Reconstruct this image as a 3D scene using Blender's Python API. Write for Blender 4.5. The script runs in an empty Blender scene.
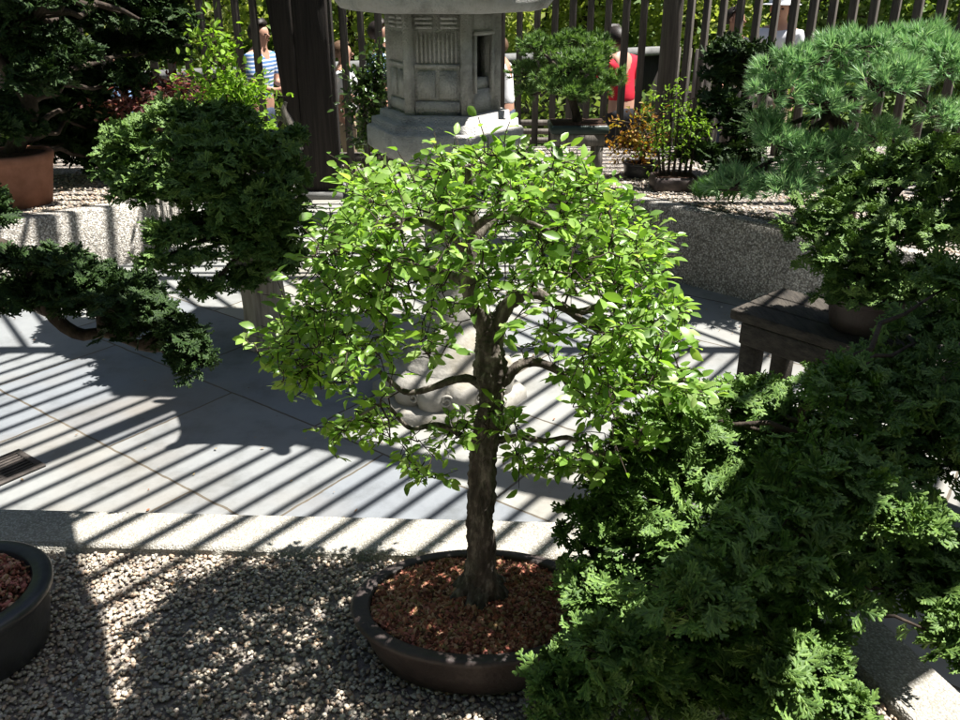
import bpy, math, random
import numpy as np
from mathutils import Vector, Matrix
random.seed(7); rng = np.random.default_rng(11)
sc = bpy.context.scene
COL = sc.collection
PI = math.pi
# ---------------------------------------------------------------- camera
F = 850.0; H = 1.70
PITCH = math.atan(380.0/F)
cp, sp = math.cos(PITCH), math.sin(PITCH)
cam_d = bpy.data.cameras.new('camera'); cam = bpy.data.objects.new('camera', cam_d); COL.objects.link(cam)
cam.location = (0, 0, H); cam.rotation_euler = (PI/2-PITCH, 0, 0)
cam_d.sensor_width = 36; cam_d.lens = 36*F/960; cam_d.clip_start = .02; cam_d.clip_end = 600
sc.camera = cam
def ray(u, v):
    x = (u-480)/F; y = -(v-360)/F
    return np.array([x, cp+y*sp, -sp+y*cp])
def W(u, v, z=0.0):                     # point of the level z seen at a pixel
    d = ray(u, v); t = (z-H)/d[2]; return np.array([d[0]*t, d[1]*t, z])
def WY(u, v, Y):                        # point at distance Y seen at a pixel
    d = ray(u, v); t = Y/d[1]; return np.array([d[0]*t, Y, H+d[2]*t])
def px(u_pix, P):                       # metres for a pixel length at point P
    dep = P[1]*cp + (H-P[2])*sp; return u_pix*dep/F
def project(P):
    P = np.asarray(P); x = P[..., 0]; y = P[..., 1]; z = P[..., 2]-H
    dep = y*cp - z*sp; up = y*sp + z*cp
    return 480+F*x/dep, 360-F*up/dep
# ---------------------------------------------------------------- mesh builder
class MB:
    def __init__(s): s.v = []; s.f = []; s.n = 0
    def add(s, v, f):
        v = np.asarray(v, float).reshape(-1, 3)
        f = np.asarray(f, int)
        s.v.append(v); s.f.append(f+s.n); s.n += len(v)
        return s
    def build(s, name, mat, parent=None, smooth=True):
        me = bpy.data.meshes.new(name)
        V = np.concatenate(s.v)
        tot = []; idx = []
        for f in s.f:
            tot.append(np.full(len(f), f.shape[1])); idx.append(f.ravel())
        tot = np.concatenate(tot); idx = np.concatenate(idx)
        me.vertices.add(len(V)); me.vertices.foreach_set('co', V.ravel().astype(np.float32))
        me.loops.add(len(idx)); me.loops.foreach_set('vertex_index', idx.astype(np.int32))
        me.polygons.add(len(tot))
        st = np.concatenate([[0], np.cumsum(tot)[:-1]]).astype(np.int32)
        me.polygons.foreach_set('loop_start', st)
        if smooth: me.polygons.foreach_set('use_smooth', np.ones(len(tot), bool))
        me.update(calc_edges=True)
        me.materials.append(mat)
        o = bpy.data.objects.new(name, me); COL.objects.link(o)
        if parent is not None:
            o.parent = parent
            o.matrix_parent_inverse = Matrix.Translation(-Vector(parent.location)) if not any(parent.rotation_euler) else parent.matrix_basis.inverted()
        return o
def rotz(a):
    c, s = math.cos(a), math.sin(a); return np.array([[c, -s, 0], [s, c, 0], [0, 0, 1.]])
BOXF = np.array([[0,3,2,1],[4,5,6,7],[0,1,5,4],[1,2,6,5],[2,3,7,6],[3,0,4,7]])
def box(mb, c, s, rz=0., R=None, taper=1.0):
    hx, hy, hz = [k/2 for k in s]
    v = np.array([[-hx,-hy,-hz],[hx,-hy,-hz],[hx,hy,-hz],[-hx,hy,-hz],[-hx,-hy,hz],[hx,-hy,hz],[hx,hy,hz],[-hx,hy,hz]])
    v[4:, :2] *= taper
    M = rotz(rz) if R is None else R
    mb.add(v@M.T+np.asarray(c), BOXF); return mb
def bbox(mb, c, s, rz=0., b=.006):
    """box with chamfered vertical and top edges"""
    hx, hy, hz = [k/2 for k in s]; b = min(b, hx*.45, hy*.45, hz*.45)
    def ring(ix, z):
        x, y = hx-ix, hy-ix
        return [[-x+b,-y,z],[x-b,-y,z],[x,-y+b,z],[x,y-b,z],[x-b,y,z],[-x+b,y,z],[-x,y-b,z],[-x,-y+b,z]]
    R = ring(b, -hz)+ring(0, -hz+b)+ring(0, hz-b)+ring(b, hz)
    f = []
    for k in range(3):
        for i in range(8):
            j = (i+1) % 8; f.append([k*8+i, k*8+j, k*8+8+j, k*8+8+i])
    M = rotz(rz); mb.add(np.array(R)@M.T+np.asarray(c), f)
    mb.add(np.array(R[24:])@M.T+np.asarray(c), [list(range(8))]); mb.add(np.array(R[:8])@M.T+np.asarray(c), [list(range(7, -1, -1))])
    return mb
def beam(mb, a, b, w, h):               # straight bar between two points
    a = np.asarray(a, float); b = np.asarray(b, float); d = b-a; L = np.linalg.norm(d); d /= L
    up = np.array([0, 0, 1.]) if abs(d[2]) < .95 else np.array([0, 1., 0])
    s = np.cross(d, up); s /= np.linalg.norm(s); n = np.cross(s, d)
    box(mb, (a+b)/2, (w, L, h), R=np.stack([s, d, n], 1))
def tube(mb, P, r, sides=8, rough=0., cap=True, freq=1., flute=0.):
    P = np.asarray(P, float); n = len(P); r = np.broadcast_to(np.asarray(r, float), (n,))
    T = np.gradient(P, axis=0); T /= np.linalg.norm(T, axis=1)[:, None]+1e-9
    ref = np.array([1., 0, 0]) if abs(T[0][0]) < .8 else np.array([0, 1., 0])
    N = np.cross(T[0], ref); N /= np.linalg.norm(N); V = []
    ph = rng.uniform(0, 6, 6)
    a = np.arange(sides)/sides*2*PI
    for i in range(n):
        N = N-T[i]*N.dot(T[i]); N /= np.linalg.norm(N)+1e-9; B = np.cross(T[i], N)
        rr = np.full(sides, r[i])
        if rough: rr = rr*(1+rough*(np.sin(3*a+ph[0]+i*.31*freq)*.4+np.sin(5*a+ph[1]-i*.43*freq)*.3+np.sin(i*1.3*freq+ph[2])*.25)+rng.normal(0, rough*.25, sides))
        if flute: rr = rr*(1+flute*np.sin(7*a+ph[3]))
        V.append(P[i]+np.outer(np.cos(a)*rr, N)+np.outer(np.sin(a)*rr, B))
    V = np.concatenate(V)
    i = np.repeat(np.arange(n-1), sides); k = np.tile(np.arange(sides), n-1); k2 = (k+1) % sides
    mb.add(V, np.stack([i*sides+k, i*sides+k2, (i+1)*sides+k2, (i+1)*sides+k], 1))
    if cap:
        mb.add(V[-sides:], [list(range(sides))]); mb.add(V[:sides], [list(range(sides-1, -1, -1))])
def lathe(mb, prof, n=48, c=(0, 0, 0), sx=1., sy=1., rot=0., closed=False, wob=0.):
    prof = np.asarray(prof, float); a = np.arange(n)/n*2*PI+rot
    V = np.concatenate([np.stack([np.cos(a)*r*sx, np.sin(a)*r*sy, np.full(n, z)], 1) for r, z in prof])
    if wob: V += rng.normal(0, wob, V.shape)
    m = len(prof); i = np.repeat(np.arange(m-1), n); k = np.tile(np.arange(n), m-1); k2 = (k+1) % n
    mb.add(V+np.asarray(c), np.stack([i*n+k, i*n+k2, (i+1)*n+k2, (i+1)*n+k], 1))
def smooth_path(P, n):
    P = np.asarray(P, float); m = len(P)
    Q = np.vstack([2*P[0]-P[1], P, 2*P[-1]-P[-2]]); out = []
    for t in np.linspace(0, m-1-1e-6, n):
        i = int(t); f = t-i; a, b, c, d = Q[i], Q[i+1], Q[i+2], Q[i+3]
        out.append(.5*(2*b+(c-a)*f+(2*a-5*b+4*c-d)*f*f+(3*b-a-3*c+d)*f**3))
    return np.array(out)
# ---------------------------------------------------------------- tagging
def tag(o, label=None, cat=None, group=None, kind=None):
    if label: o['label'] = label
    if cat: o['category'] = cat
    if group: o['group'] = group
    if kind: o['kind'] = kind
    return o
def thing(name, loc, label, cat, group=None):
    o = bpy.data.objects.new(name, None); COL.objects.link(o); o.location = [float(k) for k in loc]
    o.empty_display_size = .1
    return tag(o, label, cat, group)
# ---------------------------------------------------------------- materials
def nt(name):
    m = bpy.data.materials.new(name); m.use_nodes = True; t = m.node_tree
    return m, t, t.nodes, t.links, t.nodes['Principled BSDF']
def N(nodes, kind, **kw):
    n = nodes.new(kind)
    for k, v in kw.items():
        if k in n.inputs: n.inputs[k].default_value = v
        else: setattr(n, k, v)
    return n
def ramp(nodes, stops, interp='LINEAR'):
    r = nodes.new('ShaderNodeValToRGB'); e = r.color_ramp; e.interpolation = interp
    while len(e.elements) < len(stops): e.elements.new(.5)
    for k, (p, c) in zip(e.elements, stops): k.position = p; k.color = (*c, 1)
    return r
def noisy(name, c1, c2, scale=8., rough=.8, bump=.3, bscale=40., stretch=None, detail=6, spec=.3, c3=None):
    m, t, n, l, b = nt(name)
    tc = n.new('ShaderNodeTexCoord'); mp = n.new('ShaderNodeMapping'); l.new(tc.outputs['Object'], mp.inputs[0])
    if stretch: mp.inputs['Scale'].default_value = stretch
    nz = N(n, 'ShaderNodeTexNoise', Scale=scale, Detail=float(detail), Roughness=.65); l.new(mp.outputs[0], nz.inputs[0])
    st = [(.32, c1), (.68, c2)] if c3 is None else [(.28, c1), (.5, c2), (.72, c3)]
    r = ramp(n, st); l.new(nz.outputs[0], r.inputs[0]); l.new(r.outputs[0], b.inputs['Base Color'])
    b.inputs['Roughness'].default_value = rough; b.inputs['Specular IOR Level'].default_value = spec
    if bump:
        z = N(n, 'ShaderNodeTexNoise', Scale=bscale, Detail=6.); l.new(mp.outputs[0], z.inputs[0])
        bp = N(n, 'ShaderNodeBump', Strength=bump, Distance=.01); l.new(z.outputs[0], bp.inputs['Height']); l.new(bp.outputs[0], b.inputs['Normal'])
    return m
def leafmat(name, cols, trans=.45, rough=.45, spec=.4, tint=(1.1, 1.2, .5)):
    m, t, n, l, b = nt(name)
    g = n.new('ShaderNodeNewGeometry'); r = ramp(n, [(i/(len(cols)-1) if len(cols) > 1 else 0, c) for i, c in enumerate(cols)])
    l.new(g.outputs['Random Per Island'], r.inputs[0]); l.new(r.outputs[0], b.inputs['Base Color'])
    b.inputs['Roughness'].default_value = rough; b.inputs['Specular IOR Level'].default_value = spec
    tr = n.new('ShaderNodeBsdfTranslucent'); mx = n.new('ShaderNodeMixRGB'); mx.blend_type = 'MULTIPLY'; mx.inputs[0].default_value = 1
    l.new(r.outputs[0], mx.inputs[1]); mx.inputs[2].default_value = (*tint, 1); l.new(mx.outputs[0], tr.inputs[0])
    ms = n.new('ShaderNodeMixShader'); ms.inputs[0].default_value = trans
    l.new(b.outputs[0], ms.inputs[1]); l.new(tr.outputs[0], ms.inputs[2]); l.new(ms.outputs[0], n['Material Output'].inputs[0])
    return m
def island(name, cols, rough=.8, spec=.3, interp='CONSTANT', bump=0.):
    m, t, n, l, b = nt(name)
    g = n.new('ShaderNodeNewGeometry'); r = ramp(n, [(i/len(cols), c) for i, c in enumerate(cols)], interp)
    l.new(g.outputs['Random Per Island'], r.inputs[0]); l.new(r.outputs[0], b.inputs['Base Color'])
    b.inputs['Roughness'].default_value = rough; b.inputs['Specular IOR Level'].default_value = spec
    if bump:
        tc = n.new('ShaderNodeTexCoord'); z = N(n, 'ShaderNodeTexNoise', Scale=300., Detail=4.); l.new(tc.outputs['Object'], z.inputs[0])
        bp = N(n, 'ShaderNodeBump', Strength=bump, Distance=.003); l.new(z.outputs[0], bp.inputs['Height']); l.new(bp.outputs[0], b.inputs['Normal'])
    return m
def aggregate(name, scale, cols, bump=.5, stain=.25, edge=(.12, .11, .10)):
    m, t, n, l, b = nt(name)
    tc = n.new('ShaderNodeTexCoord')
    v = N(n, 'ShaderNodeTexVoronoi', Scale=scale, Randomness=1.); l.new(tc.outputs['Object'], v.inputs['Vector'])
    wn = n.new('ShaderNodeTexWhiteNoise'); l.new(v.outputs['Position'], wn.inputs['Vector'])
    r = ramp(n, [(i/len(cols), c) for i, c in enumerate(cols)], 'CONSTANT'); l.new(wn.outputs['Value'], r.inputs[0])
    dr = ramp(n, [(.42, (0, 0, 0)), (.78, (1, 1, 1))]); l.new(v.outputs['Distance'], dr.inputs[0])
    mx = n.new('ShaderNodeMixRGB'); l.new(dr.outputs[0], mx.inputs[0]); l.new(r.outputs[0], mx.inputs[1]); mx.inputs[2].default_value = (*edge, 1)
    nz = N(n, 'ShaderNodeTexNoise', Scale=2.2, Detail=6., Roughness=.7); l.new(tc.outputs['Object'], nz.inputs[0])
    sr = ramp(n, [(.35, (1-stain,)*3), (.65, (1, 1, 1))]); l.new(nz.outputs[0], sr.inputs[0])
    m2 = n.new('ShaderNodeMixRGB'); m2.blend_type = 'MULTIPLY'; m2.inputs[0].default_value = 1; l.new(mx.outputs[0], m2.inputs[1]); l.new(sr.outputs[0], m2.inputs[2])
    l.new(m2.outputs[0], b.inputs['Base Color']); b.inputs['Roughness'].default_value = .85; b.inputs['Specular IOR Level'].default_value = .25
    inv = n.new('ShaderNodeMath'); inv.operation = 'SUBTRACT'; inv.inputs[0].default_value = 1; l.new(v.outputs['Distance'], inv.inputs[1])
    bp = N(n, 'ShaderNodeBump', Strength=bump, Distance=.006); l.new(inv.outputs[0], bp.inputs['Height']); l.new(bp.outputs[0], b.inputs['Normal'])
    return m
M = {}
M['aggregate'] = aggregate('aggregate_concrete', 105, [(.42,.40,.36),(.58,.55,.51),(.30,.27,.24),(.66,.62,.56),(.48,.44,.38),(.78,.75,.70)], .7, .5, (.20,.185,.165))
M['kerb'] = aggregate('kerb_concrete', 210, [(.42,.40,.35),(.52,.50,.45),(.33,.31,.27),(.60,.58,.53),(.46,.43,.37)], .5, .22, (.32,.30,.26))
M['far_gravel'] = aggregate('far_gravel', 80, [(.30,.27,.24),(.45,.42,.38),(.2,.17,.15),(.55,.5,.45),(.35,.27,.22)], .9, .35, (.08,.07,.06))
M['pebble'] = island('pebble', [(.44,.39,.31),(.53,.46,.36),(.32,.27,.21),(.60,.54,.44),(.50,.37,.27),(.36,.26,.19),(.58,.45,.33),(.20,.17,.14),(.46,.41,.35),(.68,.62,.52),(.42,.37,.29),(.32,.29,.26)], .6, .4)
M['grit'] = noisy('grit', (.16,.14,.12), (.32,.28,.25), 60, .95, .6, 200)
M['litter'] = island('litter', [(.26,.09,.055),(.40,.15,.09),(.15,.05,.035),(.50,.25,.16),(.32,.11,.08),(.10,.045,.03),(.55,.33,.22),(.44,.16,.13),(.22,.15,.07),(.34,.22,.11)], .8, .2)
M['soil'] = noisy('soil', (.03,.018,.012), (.09,.045,.028), 40, .95, .8, 120)
M['bark'] = noisy('bark', (.028,.022,.018), (.09,.075,.062), 60, .92, 1.0, 70, (1, 1, .3), c3=(.30,.265,.225))
M['dark_bark'] = noisy('dark_bark', (.02,.015,.012), (.08,.06,.045), 30, .9, .8, 60, (1, 1, .4))
M['weathered_wood'] = noisy('weathered_wood', (.10,.088,.075), (.24,.215,.19), 14, .85, .6, 60, (4, 4, .25))
M['fence_wood'] = noisy('fence_wood', (.055,.045,.040), (.13,.115,.10), 12, .8, .5, 50, (5, 5, .3))
M['post_wood'] = noisy('post_wood', (.010,.008,.007), (.035,.028,.024), 10, .8, .7, 40, (6, 6, .2))
M['bench_wood'] = noisy('bench_wood', (.022,.019,.016), (.075,.064,.052), 10, .8, .6, 50, (3, .6, 5))
M['log'] = noisy('log', (.12,.10,.085), (.38,.34,.29), 14, .9, 1.0, 45, (3, 3, .18), c3=(.45,.41,.35))
M['lantern'] = noisy('lantern_granite', (.22,.21,.19), (.50,.49,.465), 7, .9, .8, 160, c3=(.38,.36,.32), detail=12)
M['lantern_lower'] = noisy('lantern_granite_pale', (.17,.16,.135), (.33,.315,.285), 6, .9, .3, 60, c3=(.25,.225,.17), detail=12)
M['pot_brown'] = noisy('pot_brown', (.04,.030,.028), (.085,.066,.062), 9, .5, .25, 90, spec=.4)
M['pot_dark'] = noisy('pot_dark', (.022,.024,.028), (.055,.058,.062), 9, .32, .12, 60, spec=.5)
M['pot_green'] = noisy('pot_green', (.02,.035,.03), (.045,.065,.055), 9, .4, .2, 60)
M['terracotta'] = noisy('terracotta', (.20,.085,.05), (.32,.15,.10), 7, .85, .2, 60)
M['grate'] = noisy('rusty_iron', (.03,.026,.024), (.10,.085,.075), 30, .8, .4, 90)
M['pit_shade'] = noisy('drain_shade_black', (.01,.01,.01), (.02,.02,.02), 5)
M['ledge'] = noisy('ledge_stone', (.12,.12,.12), (.21,.21,.205), 8, .9, .3, 60)
M['lawn'] = noisy('lawn', (.035,.06,.015), (.09,.14,.03), 1.5, .95, .5, 60)
M['walk'] = noisy('outer_walk', (.16,.15,.14), (.24,.22,.20), 4, .9, .2, 60)
M['skin'] = noisy('skin', (.42,.23,.16), (.50,.29,.21), 10, .5, .05)
M['hair'] = noisy('hair', (.010,.008,.007), (.03,.02,.015), 60, .5, .3, 120)
M['hair_brown'] = noisy('hair_brown', (.09,.05,.03), (.16,.10,.06), 60, .5, .3, 120)
M['denim'] = noisy('denim', (.03,.04,.07), (.06,.075,.11), 40, .9, .2)
M['black_cloth'] = noisy('black_cloth', (.012,.012,.015), (.03,.03,.035), 20, .9, .2)
M['white_cloth'] = noisy('white_cloth', (.68,.69,.72), (.8,.8,.82), 6, .9, .2, 15)
M['blue_cloth'] = noisy('blue_cloth', (.22,.36,.62), (.30,.45,.72), 6, .9, .2, 15)
M['red_cloth'] = noisy('red_cloth', (.50,.012,.03), (.62,.02,.05), 6, .8, .3, 15)
M['khaki'] = noisy('khaki', (.28,.22,.15), (.36,.29,.2), 6, .9, .2)
def striped():
    m, t, n, l, b = nt('striped_cloth'); tc = n.new('ShaderNodeTexCoord')
    w = N(n, 'ShaderNodeTexWave', Scale=9., Distortion=.4); w.bands_direction = 'Z'; l.new(tc.outputs['Object'], w.inputs[0])
    r = ramp(n, [(.0, (.10,.20,.42)), (.55, (.16,.30,.55)), (.7, (.7,.74,.8))], 'CONSTANT'); l.new(w.outputs[0], r.inputs[0]); l.new(r.outputs[0], b.inputs['Base Color']); b.inputs['Roughness'].default_value = .9
    return m
M['striped'] = striped()
M['leaf_main'] = leafmat('bonsai_leaf', [(.09,.18,.03),(.17,.32,.05),(.25,.43,.075),(.33,.52,.11),(.14,.27,.05),(.42,.56,.20),(.21,.38,.06)], .50, .36, .6, (1.15,1.2,.5))
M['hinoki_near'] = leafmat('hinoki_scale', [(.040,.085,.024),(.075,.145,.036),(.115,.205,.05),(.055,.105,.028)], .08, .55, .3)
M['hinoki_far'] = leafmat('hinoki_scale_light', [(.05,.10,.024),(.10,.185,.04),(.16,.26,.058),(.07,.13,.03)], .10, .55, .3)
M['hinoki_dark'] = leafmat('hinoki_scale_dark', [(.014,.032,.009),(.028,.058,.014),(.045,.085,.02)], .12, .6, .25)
M['pine_blue'] = leafmat('pine_needle_blue', [(.12,.26,.13),(.26,.45,.22),(.38,.58,.28),(.17,.33,.16),(.46,.60,.34)], .3, .5, .4, (1, 1.1, .7))
M['pine_bright'] = leafmat('pine_needle_bright', [(.10,.18,.07),(.17,.29,.09),(.25,.38,.12)], .3, .5, .4)
M['pale_leaf'] = leafmat('pale_green_leaf', [(.17,.30,.03),(.25,.42,.05),(.32,.48,.07)], .5, .5, .3)
M['maple_red'] = leafmat('maple_red_leaf', [(.14,.05,.045),(.20,.085,.075),(.30,.15,.13),(.10,.04,.03),(.16,.12,.05)], .4, .5, .3, (1.3, .7, .6))
M['maple_gold'] = leafmat('maple_gold_leaf', [(.42,.30,.04),(.44,.19,.05),(.32,.34,.04),(.36,.15,.06),(.46,.38,.06)], .45, .5, .3, (1.2, 1, .4))
M['shrub_leaf'] = leafmat('glossy_shrub_leaf', [(.03,.06,.015),(.06,.11,.025),(.09,.15,.03)], .2, .3, .6)
M['bg_yellow'] = leafmat('spring_crown_leaf', [(.14,.19,.05),(.34,.38,.11),(.48,.50,.20),(.22,.28,.07),(.40,.42,.14)], .5, .6, .2)
M['bg_green'] = leafmat('woodland_leaf', [(.06,.11,.025),(.14,.20,.05),(.24,.30,.09),(.10,.15,.035)], .45, .6, .2)
M['grassy'] = leafmat('tuft_leaf', [(.06,.14,.04),(.10,.22,.06),(.08,.17,.05)], .3, .5, .3)

def paving(angle):
    m, t, n, l, b = nt('paving_stone'); tc = n.new('ShaderNodeTexCoord'); mp = n.new('ShaderNodeMapping')
    mp.inputs['Rotation'].default_value = (0, 0, angle); mp.inputs['Location'].default_value = (.18, .33, 0)
    l.new(tc.outputs['Object'], mp.inputs[0])
    br = N(n, 'ShaderNodeTexBrick', Scale=1.); br.offset = .42; br.offset_frequency = 2
    br.inputs['Color1'].default_value = (.18,.195,.215,1); br.inputs['Color2'].default_value = (.30,.295,.265,1); br.inputs['Mortar'].default_value = (.10,.085,.065,1)
    br.inputs['Mortar Size'].default_value = .0055; br.inputs['Mortar Smooth'].default_value = .2; br.inputs['Brick Width'].default_value = .92; br.inputs['Row Height'].default_value = .61
    dn = N(n, 'ShaderNodeTexNoise', Scale=14., Detail=4.); l.new(tc.outputs['Object'], dn.inputs[0]); dm = n.new('ShaderNodeVectorMath'); dm.operation = 'MULTIPLY_ADD'; l.new(dn.outputs['Color'], dm.inputs[0]); dm.inputs[1].default_value = (.014, .014, 0); l.new(mp.outputs[0], dm.inputs[2]); l.new(dm.outputs[0], br.inputs['Vector'])
    nz = N(n, 'ShaderNodeTexNoise', Scale=3.5, Detail=9., Roughness=.7); l.new(tc.outputs['Object'], nz.inputs[0])
    r = ramp(n, [(.3, (.68,.68,.66)), (.5, (1.,1.,1.)), (.72, (1.14,1.14,1.12))]); l.new(nz.outputs[0], r.inputs[0])
    mx = n.new('ShaderNodeMixRGB'); mx.blend_type = 'MULTIPLY'; mx.inputs[0].default_value = 1; l.new(br.outputs[0], mx.inputs[1]); l.new(r.outputs[0], mx.inputs[2])
    n2 = N(n, 'ShaderNodeTexNoise', Scale=1.1, Detail=4.); l.new(tc.outputs['Object'], n2.inputs[0])
    r2 = ramp(n, [(.5, (0,0,0)), (.72, (.6,.6,.6))]); l.new(n2.outputs[0], r2.inputs[0])
    m3 = n.new('ShaderNodeMixRGB'); l.new(r2.outputs[0], m3.inputs[0]); l.new(mx.outputs[0], m3.inputs[1]); m3.inputs[2].default_value = (.20,.165,.125,1)
    l.new(m3.outputs[0], b.inputs['Base Color']); b.inputs['Roughness'].default_value = .75; b.inputs['Specular IOR Level'].default_value = .25
    z = N(n, 'ShaderNodeTexNoise', Scale=38., Detail=10., Roughness=.7); l.new(tc.outputs['Object'], z.inputs[0])
    ad = n.new('ShaderNodeMath'); ad.operation = 'MULTIPLY_ADD'; l.new(br.outputs['Fac'], ad.inputs[0]); ad.inputs[1].default_value = -3.; l.new(z.outputs[0], ad.inputs[2])
    bp = N(n, 'ShaderNodeBump', Strength=.35, Distance=.003); l.new(ad.outputs[0], bp.inputs['Height']); l.new(bp.outputs[0], b.inputs['Normal'])
    return m

# ---------------------------------------------------------------- sun and sky
SUN_AZ = math.radians(83); SUN_EL = math.radians(64)
SD = np.array([math.sin(SUN_AZ)*math.cos(SUN_EL), math.cos(SUN_AZ)*math.cos(SUN_EL), math.sin(SUN_EL)])   # towards the sun
wd = bpy.data.worlds.new('World'); sc.world = wd; wd.use_nodes = True
wn, wl = wd.node_tree.nodes, wd.node_tree.links
sky = wn.new('ShaderNodeTexSky'); sky.sky_type = 'NISHITA'; sky.sun_disc = False; sky.sun_elevation = SUN_EL; sky.sun_rotation = SUN_AZ
wl.new(sky.outputs[0], wn['Background'].inputs[0]); wn['Background'].inputs[1].default_value = .05
sl = bpy.data.lights.new('sun', 'SUN'); sl.energy = 5.0; sl.angle = math.radians(.53); sl.color = (1, .965, .90)
so = bpy.data.objects.new('sun', sl); COL.objects.link(so)
so.rotation_euler = Vector(-SD).to_track_quat('-Z', 'Y').to_euler()
def shadow_src(G, z):                  # the point at height z whose shadow falls on ground point G
    G = np.asarray(G, float); return G+SD*((z-G[2])/SD[2])
def az_of(a, b): d = b-a; return math.atan2(d[0], d[1])

# ---------------------------------------------------------------- ground
def sheet(name, pts, z, mat, kind='structure', thick=None):
    mb = MB(); P = [[float(p[0]), float(p[1]), z] for p in pts]; n = len(P)
    mb.add(P, [list(range(n))])
    if thick:
        Q = [[p[0], p[1], z-thick] for p in P]
        for i in range(n):
            j = (i+1) % n; mb.add([P[i], Q[i], Q[j], P[j]], [[0, 1, 2, 3]])
    o = mb.build(name, mat, smooth=False)
    if kind: tag(o, kind=kind)
    return o
AZA = az_of(W(75, 436), W(240, 367.2))
sheet('lawn', [(-90, -20), (90, -20), (90, 200), (-90, 200)], -.26, M['lawn'])
sheet('outer_walk', [(-30, 7.7), (30, 7.7), (30, 10.6), (-30, 10.6)], -.25, M['walk'])
sheet('path', [(-9, -4), (9, -4), (9, 7.65), (-9, 7.65)], 0., paving(AZA-PI/2+PI/2), thick=.25)

# near raised bed with kerb ---------------------------------------------------
ZB = .45
k0 = W(0, 508, ZB); k1 = W(590, 522, ZB); kd = (k1-k0)/np.linalg.norm(k1-k0); kn = np.array([kd[1], -kd[0], 0])
KL = k0-kd*2.2; cornerX = W(800, 575, ZB)[0]; KR = k0+kd*((cornerX-k0[0])/kd[0])
e1 = W(905, 640, ZB); e2 = W(960, 690, ZB); ed = (e2-e1)/np.linalg.norm(e2-e1)
# right kerb outer edge passes e1 along ed ; corner where it meets the far edge
A_ = np.array([[kd[0], -ed[0]], [kd[1], -ed[1]]]); tt = np.linalg.solve(A_, (e1-k0)[:2]); KR = k0+kd*tt[0]
KE = KR+ed*2.2
KW = .145
en = np.array([-abs(ed[1]), -abs(ed[0]), 0]) if False else np.array([ed[1], -ed[0], 0])
if en[0] > 0: en = -en
def meet(p, d, q, e):
    t = np.linalg.solve(np.array([[d[0], -e[0]], [d[1], -e[1]]]), (q-p)[:2]); return p+d*t[0]
KRi = meet(k0+kn*KW, kd, e1+en*KW, ed); KLi = KL+kn*KW; KEi = KE+en*KW
def prism(mb, poly, z0, z1, b=.008):
    P = np.array([[p[0], p[1]] for p in poly]); n = len(P); c = P.mean(0)
    ins = []
    for i in range(n):
        a, q, d = P[i-1], P[i], P[(i+1) % n]
        v1 = (a-q)/np.linalg.norm(a-q); v2 = (d-q)/np.linalg.norm(d-q); w = v1+v2; w = w/ (np.linalg.norm(w)+1e-9)
        if np.dot(w, c-q) < 0: w = -w
        ins.append(q+w*b*1.3)
    ins = np.array(ins)
    R = [np.c_[P, np.full(n, z0)], np.c_[P, np.full(n, z1-b)], np.c_[ins, np.full(n, z1)]]
    V = np.concatenate(R); f = []
    for k in range(2):
        for i in range(n): j = (i+1) % n; f.append([k*n+i, k*n+j, k*n+n+j, k*n+n+i])
    mb.add(V, f); mb.add(R[2], [list(range(n))])
tk = MB(); prism(tk, [KL, KR, KRi, KLi], 0, ZB)
kerb = tk.build('garden_kerb', M['kerb'], smooth=False)
tag(kerb, 'pale speckled concrete kerb of the near gravel bed, running behind the round brown pot', 'kerb')
tk = MB(); prism(tk, [KR+ed*.004+0, KE, KEi, KRi+ed*.004], 0, ZB-.0015)
tag(tk.build('garden_kerb', M['kerb'], smooth=False), 'pale concrete kerb seen through the dark conifer at the lower right', 'kerb')
ZG = ZB-.02
sheet('gravel_bed', [KLi, KRi, KEi, (-2.5, -1)], ZG-.008, M['grit'], thick=.3)
# pebbles
def ico():
    t = (1+5**.5)/2
    v = np.array([[-1,t,0],[1,t,0],[-1,-t,0],[1,-t,0],[0,-1,t],[0,1,t],[0,-1,-t],[0,1,-t],[t,0,-1],[t,0,1],[-t,0,-1],[-t,0,1]])
    f = np.array([[0,11,5],[0,5,1],[0,1,7],[0,7,10],[0,10,11],[1,5,9],[5,11,4],[11,10,2],[10,7,6],[7,1,8],[3,9,4],[3,4,2],[3,2,6],[3,6,8],[3,8,9],[4,9,5],[2,4,11],[6,2,10],[8,6,7],[9,8,1]])
    return v/np.linalg.norm(v[0]), f
ICV, ICF = ico()
def rand_rot(n, tilt=1.):
    """n rotation matrices: random yaw, random tilt"""
    a = rng.uniform(0, 2*PI, n); b = rng.normal(0, tilt, n); c = rng.normal(0, tilt, n)
    ca, sa, cb, sb, cc, s_ = np.cos(a), np.sin(a), np.cos(b), np.sin(b), np.cos(c), np.sin(c)
    o = np.ones(n); z = np.zeros(n)
    Rz = np.stack([ca,-sa,z,sa,ca,z,z,z,o], 1).reshape(n,3,3); Rx = np.stack([o,z,z,z,cb,-sb,z,sb,cb], 1).reshape(n,3,3); Ry = np.stack([cc,z,s_,z,o,z,-s_,z,cc], 1).reshape(n,3,3)
    return Rz@Rx@Ry
def scatter(mb, tv, tf, P, R, S):
    """copies of a template: positions P, rotations R, scales S (n,3)"""
    n = len(P); S = np.asarray(S); S = S if S.ndim == 2 else np.repeat(S[:, None], 3, 1)
    V = np.einsum('nij,nkj->nki', R, tv[None]*S[:, None, :])+P[:, None, :]
    f = (tf[None]+(np.arange(n)*len(tv))[:, None, None]).reshape(-1, tf.shape[1])
    mb.add(V.reshape(-1, 3), f)
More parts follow.
